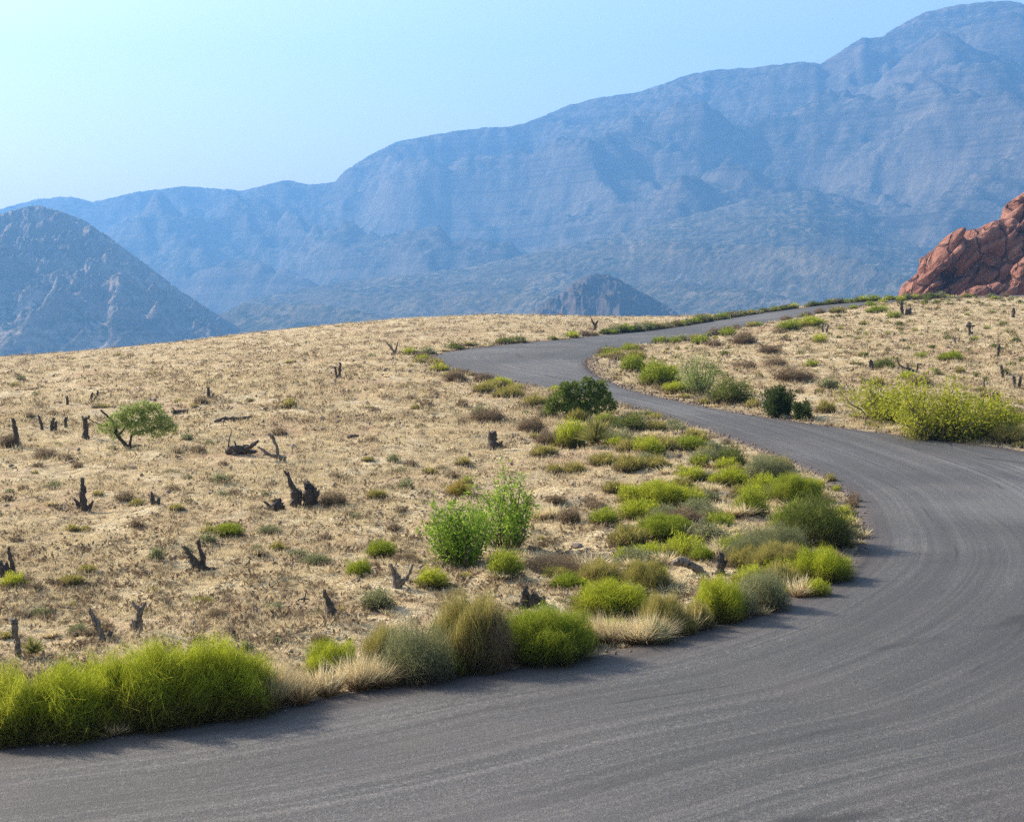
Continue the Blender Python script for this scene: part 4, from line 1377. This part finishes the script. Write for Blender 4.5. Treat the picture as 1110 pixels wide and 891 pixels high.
def border(edge, i0, i1, n, lo, hi, sign, kinds, w0, w1, lab, group, asp=(.4, .65)):
    for p in off_edge(edge, i0, i1, n, lo, hi, sign):
        k = random.choice(kinds); w = random.uniform(w0, w1)
        if not clear(p, w): continue
        plant(k, p, w, w * random.uniform(*asp), w * F / p[1], lab[k], group)


border(L, cs[5] + 25, cs[6], 34, .4, 1.8, 1, ['olive', 'sage', 'brown', 'brown', 'straw', 'dark'], .6, 1.5, HW, 'bushes edging the far road', (.3, .5))
border(L, cs[6], cs[7] - 8, 60, .4, 1.6, 1, ['dark', 'olive', 'sage', 'lime', 'brown', 'green', 'straw'], .8, 1.7, HW, 'bushes edging the far road')
border(L, cs[6] + 10, cs[7] - 45, 90, .4, 1.5, 1, ['dark', 'dark', 'olive', 'sage', 'brown', 'green'], .9, 1.9, HW, 'bushes edging the far road')
W2 = {k: v.replace('in the line edging the far road', 'on the verge where the road rounds the hairpin') for k, v in HW.items()}
border(L, cs[4], cs[5] + 20, 34, .4, 3.0, 1, ['olive', 'sage', 'brown', 'straw', 'lime'], .6, 1.5, W2, 'bushes on the outer verge of the hairpin', (.3, .5))
W3 = {k: v.replace('in the line edging the far road', 'on the inner bank under the far road') for k, v in HW.items()}
border(R, cs[5] + 50, cs[7] - 20, 62, .5, 3.2, -1, ['olive', 'lime', 'brown', 'green', 'straw', 'sage', 'brown'], .7, 1.7, W3, 'bushes on the inner bank of the far road', (.35, .55))
W4 = {k: v.replace('in the line edging the far road', 'low on the right-hand verge across the road') for k, v in HW.items()}
border(R, cs[2] + 40, cs[4] + 60, 46, .5, 1.6, -1, ['straw', 'straw', 'olive', 'brown'], .3, .9, W4, 'low plants on the right-hand verge', (.3, .55))
W5 = {k: v.replace('in the line edging the far road', 'low on the near verge between the bigger bushes') for k, v in HW.items()}
border(L, 60, cs[2] + 60, 110, -.05, .9, 1, ['straw', 'straw', 'straw', 'olive', 'brown', 'lime'], .2, .6, W5, 'low plants filling the near verge', (.5, .9))
W6 = {k: v.replace('in the line edging the far road', 'crowded on the bushy verge inside the first bend') for k, v in HW.items()}
border(L, cs[1] + 60, cs[4] - 40, 52, .5, 5.5, 1, ['olive', 'lime', 'green', 'sage', 'olive', 'lime'], .6, 1.25, W6, 'bushes crowding the verge inside the first bend', (.4, .6))
border(L, cs[1] + 60, cs[4] - 40, 190, .4, 5.8, 1, ['straw', 'straw', 'straw', 'straw', 'straw', 'sage', 'brown', 'olive'], .45, 1.05, W6, 'bushes crowding the verge inside the first bend', (.35, .55))


def scatter(n, ur, vr, kinds, w0, w1, asp, lab, group, vmin=None):
    us, vs = [], []
    while len(us) < n:
        u, v = random.uniform(*ur), random.uniform(*vr)
        if vmin is not None and v < np.interp(u, vmin[0], vmin[1]): continue
        us.append(u); vs.append(v)
    us, vs = np.array(us), np.array(vs)
    p = spots(us, vs); sd, side = road_sd(p[:, 0], p[:, 1])
    sc = np.clip((vs - 335) / 200, .12, 1.3)
    for i in range(n):
        if sd[i] < 1.2: continue
        k = random.choice(kinds); w = random.uniform(w0, w1) * (.35 + .65 * sc[i]); m = p[i, 1] / F
        if not clear(p[i], w * m): continue
        plant(k, p[i], w * m, w * m * random.uniform(*asp), w, lab[k], group)


SL = {'brown': 'small dry brown scrub tuft on the open plain left of the road', 'olive': 'small olive scrub tuft on the open plain left of the road',
      'sage': 'small grey sage tuft on the open plain left of the road', 'straw': 'small pale grass tuft on the open plain left of the road', 'dark': 'small dark scrub tuft on the open plain left of the road'}
scatter(300, (-20, 620), (352, 700), ['brown', 'brown', 'brown', 'olive', 'sage', 'straw'], 9, 21, (.32, .55), SL, 'small scrub on the left plain', ([-20, 0, 150, 300, 450, 550, 640], [396, 394, 384, 366, 352, 350, 352]))
SR = {k: v.replace('open plain left of the road', 'rising slope right of the road') for k, v in SL.items()}
SR['green'] = 'small green scrub tuft on the rising slope right of the road'; SR['lime'] = 'small yellow-green tuft on the rising slope right of the road'
scatter(60, (975, 1128), (319, 331), ['dark', 'green', 'olive', 'dark'], 10, 20, (.35, .6), SR, 'small scrub on the right slope')
scatter(70, (680, 1130), (345, 450), ['dark', 'brown', 'dark', 'brown', 'olive'], 12, 24, (.45, .7), SR, 'small scrub on the right slope', ([660, 800, 900, 960, 1000, 1130], [386, 362, 340, 330, 325, 323]))
scatter(120, (860, 1130), (322, 400), ['dark', 'green', 'olive', 'brown', 'dark'], 9, 20, (.4, .65), SR, 'small scrub on the right slope', ([660, 800, 900, 960, 1000, 1130], [380, 356, 336, 328, 325, 323]))
scatter(210, (660, 1130), (322, 470), ['brown', 'brown', 'olive', 'green', 'dark', 'lime', 'sage'], 7, 20, (.35, .6), SR, 'small scrub on the right slope', ([660, 800, 900, 960, 1000, 1130], [380, 356, 336, 328, 325, 323]))


# beyond what one can tell apart: far scrub on the plain and slope, and the dry grass, one object each
def field(name, n, umin, umax, d0, d1, power, maker, label):
    a = RS.uniform((umin - 555) / F, (umax - 555) / F, n)
    r = RS.uniform(0, 1, n); q = 1 - power
    d = (d0 ** q + (d1 ** q - d0 ** q) * r) ** (1 / q)
    x, y = a * d, d
    sd, _ = road_sd(x, y)
    patch = noise(x / 3.0, y / 3.0, 501) + .6 * noise(x / 11, y / 11, 502)
    far = np.ones(n, bool)
    for a_, b_, c_ in STP: far &= np.hypot(x - a_, (y - b_) * np.where(y < b_, .4, 1)) > c_ * .5
    keep = (sd > .25) & far & (patch + RS.normal(size=n) * .3 > -.2)
    x, y = x[keep], y[keep]
    V, T_, r_, h_ = maker(x, y, G(x, y))
    o = put(name, mesh(name, V, T_, M['dead'] if name.startswith('dry_grass') else M['brown'], {'rnd': r_, 'hgt': h_}))
    tag(o, kind='stuff', label=label)


def grass_maker(x, y, z):
    n = len(x); k = 6
    s = np.clip(y / 45, .6, 2.4)                # far tufts stand for wider patches of grass
    base = np.repeat(np.stack([x, y, z], 1), k, 0); sr = np.repeat(s, k)
    base[:, :2] += RS.normal(size=(n * k, 2)) * (.07 * sr)[:, None]
    d = unit(np.stack([RS.normal(size=n * k) * .55 + .15, RS.normal(size=n * k) * .55, np.ones(n * k)], 1))
    ln = RS.uniform(.07, .26, n * k) * np.minimum(sr, 1.6); w = .016 * sr
    side = np.cross(d, RS.normal(size=(n * k, 3))); side = unit(side)
    V = np.stack([base - side * w[:, None] * .5 - np.array([0, 0, .02]), base + side * w[:, None] * .5 - np.array([0, 0, .02]), base + d * ln[:, None]], 1)
    h = np.tile(np.array([0, 0, 1.0]), (n * k, 1)).ravel()
    r = np.repeat(np.clip(np.repeat(.5 + .5 * noise(x / 2.2, y / 2.2, 503), k) + RS.normal(size=n * k) * .25, 0, 1), 3)
    return V.reshape(-1, 3), np.arange(n * k * 3).reshape(-1, 3), r, h


def scrub_maker(x, y, z):
    n = len(x); k = 44
    s = RS.uniform(.2, .62, n) 
    q = unit(RS.normal(size=(n * k, 3))); q[:, 2] = np.abs(q[:, 2]) * .62
    sr = np.repeat(s, k)
    p = np.repeat(np.stack([x, y, z], 1), k, 0) + q * (sr * RS.uniform(.2, .85, n * k))[:, None] * np.array([.8, .8, .8])
    d = unit(q + RS.normal(size=(n * k, 3)) * .6)
    r = np.clip(np.repeat(RS.uniform(0, 1, n), k) + RS.normal(size=n * k) * .2, 0, 1)
    V, T_, r2, h = leaf_mesh(p, d, sr * .30, sr * .10, r, 1.0)
    return V, T_, r2, np.ones(len(V))


field('dry_grass', 120000, -120, 1230, 17.5, 200, 1.25, grass_maker, 'short bleached dry grass over the plain and slope')
field('far_scrub', 3600, -150, 1260, 62, 200, .75, scrub_maker, 'sparse dry scrub thinning out to the crest')


def bunch_maker(x, y, z):
    """knee-low tussocks of bleached bunch grass"""
    n = len(x); k = 22; s = RS.uniform(.10, .27, n) * np.clip(y / 60, .7, 1.6); sr = np.repeat(s, k)
    b = np.repeat(np.stack([x, y, z], 1), k, 0); b[:, :2] += RS.normal(size=(n * k, 2)) * (sr * .22)[:, None]
    d = unit(np.stack([RS.normal(size=n * k) * .6, RS.normal(size=n * k) * .6, np.ones(n * k)], 1))
    rnd = np.clip(np.repeat(RS.uniform(0, 1, n), k) * .7 + RS.uniform(0, .3, n * k), 0, 1)
    V, T_, r_, h_ = blade_mesh(b, d, sr * RS.uniform(.6, 1.2, n * k), sr * .09, RS.uniform(0, .3, n * k), rnd, 1.0, 2)
    return V, T_, r_, np.clip((V[:, 2] - np.repeat(z, k * 5)) / np.repeat(s, k * 5), 0, 1)


def litter_maker(x, y, z):
    """dead twigs and dark clods lying between the tufts"""
    n = len(x); k = 12; s = RS.uniform(.06, .20, n) * np.clip(y / 60, .8, 1.6); sr = np.repeat(s, k)
    q_ = unit(RS.normal(size=(n * k, 3))); q_[:, 2] = np.abs(q_[:, 2]) * .5
    p = np.repeat(np.stack([x, y, z], 1), k, 0) + q_ * sr[:, None]
    V, T_, r_, h_ = leaf_mesh(p, unit(q_ + RS.normal(size=(n * k, 3)) * .6), sr * .9, sr * .35, np.repeat(RS.uniform(0, 1, n), k), 1.0)
    return V, T_, r_, h_ * 0 + .1 + .9 * np.repeat(RS.uniform(0, 1, n) > .35, k * 4)


field('dry_grass_tussocks', 9000, -130, 1240, 18, 200, 1.05, bunch_maker, 'bleached bunch grass tussocks over the plain and slope')
field('ground_litter', 21000, -130, 1240, 18, 200, 1.05, litter_maker, 'dead twigs and dark clods lying between the dry grass')



def gravel():
    """loose stones spilled along both edges of the asphalt and over the field"""
    P_ = np.vstack([off_edge(L, 0, cs[7] - 20, 5200, -.25, .8, 1), off_edge(R, 30, cs[7] - 20, 4200, -.25, 1.0, -1)])
    n2 = 4200; a = RS.uniform(-.42, .42, n2); d = 18 + 110 * RS.uniform(0, 1, n2) ** 1.5
    sd, _ = road_sd(a * d, d); k = sd > .4
    P_ = np.vstack([P_, np.stack([a * d, d, G(a * d, d)], 1)[k]])
    n = len(P_); s = (.012 + .035 * RS.uniform(0, 1, n) ** 3) * np.clip(P_[:, 1] / 35, .8, 2.2)
    s[-k.sum():] *= 1.9
    o6 = np.array([(1, 0, 0), (-1, 0, 0), (0, 1, 0), (0, -1, 0), (0, 0, .7), (0, 0, -.7)])
    V = P_[:, None] + o6[None] * s[:, None, None] * RS.uniform(.5, 1.3, (n, 6, 1)) + RS.normal(size=(n, 6, 3)) * (s * .2)[:, None, None]
    V[:, :, 2] += s[:, None] * .4 + .02
    f = np.array([(0, 2, 4), (2, 1, 4), (1, 3, 4), (3, 0, 4), (2, 0, 5), (1, 2, 5), (3, 1, 5), (0, 3, 5)])
    T_ = (np.arange(n)[:, None, None] * 6 + f[None]).reshape(-1, 3)
    o = put('gravel', mesh('gravel', V.reshape(-1, 3), T_, M['stone'])); tag(o, 'loose gravel along the asphalt edges', kind='stuff')


gravel()

# ------------------------------------------------------------------ air
hm, nt, out = mat('pale_air')
vol = nt.nodes.new('ShaderNodeVolumePrincipled')
vol.inputs['Color'].default_value = (.18, .46, .98, 1)
vol.inputs['Density'].default_value = 1.62e-4
vol.inputs['Anisotropy'].default_value = .25
nt.links.new(vol.outputs[0], out.inputs['Volume'])
x0, x1, y0, y1, z0, z1 = -8500, 8500, -300, 8000, -165, 1450
V = [(x, y, z) for z in (z0, z1) for y in (y0, y1) for x in (x0, x1)]
Q = [(0, 2, 3, 1), (4, 5, 7, 6), (0, 1, 5, 4), (2, 6, 7, 3), (0, 4, 6, 2), (1, 3, 7, 5)]
hz = put('haze', mesh('haze', V, Q, hm)); tag(hz, kind='stuff')

# ------------------------------------------------------------------ light
EL, AZ = math.radians(31), math.atan2(-.86, .50)
sun_dir = Vector((math.sin(AZ) * math.cos(EL), math.cos(AZ) * math.cos(EL), math.sin(EL)))
ld = bpy.data.lights.new('sun', 'SUN'); ld.energy = 5.0; ld.angle = math.radians(.53); ld.color = (1, .89, .71)
lo = bpy.data.objects.new('sun', ld); COL.objects.link(lo); lo.location = (0, 0, 60)
lo.rotation_euler = sun_dir.to_track_quat('Z', 'Y').to_euler()
w = bpy.data.worlds.new('World'); scene.world = w; w.use_nodes = True
nt = w.node_tree; bg = nt.nodes['Background']
sk = nt.nodes.new('ShaderNodeTexSky'); sk.sky_type = 'NISHITA'; sk.sun_disc = False
sk.sun_elevation = EL; sk.sun_rotation = AZ; sk.altitude = 1100; sk.air_density = 1.8; sk.dust_density = 10.0; sk.ozone_density = .5
nt.links.new(sk.outputs[0], bg.inputs[0]); bg.inputs[1].default_value = .10

scene.view_settings.view_transform = 'Standard'; scene.view_settings.look = 'None'
scene.view_settings.exposure = 1.17; scene.view_settings.gamma = 1; scene.view_settings.use_curve_mapping = False
scene.render.engine = 'CYCLES'
cy = scene.cycles
cy.max_bounces = 6; cy.diffuse_bounces = 2; cy.glossy_bounces = 1; cy.transmission_bounces = 4; cy.transparent_max_bounces = 6; cy.volume_bounces = 1
cy.use_denoising = False
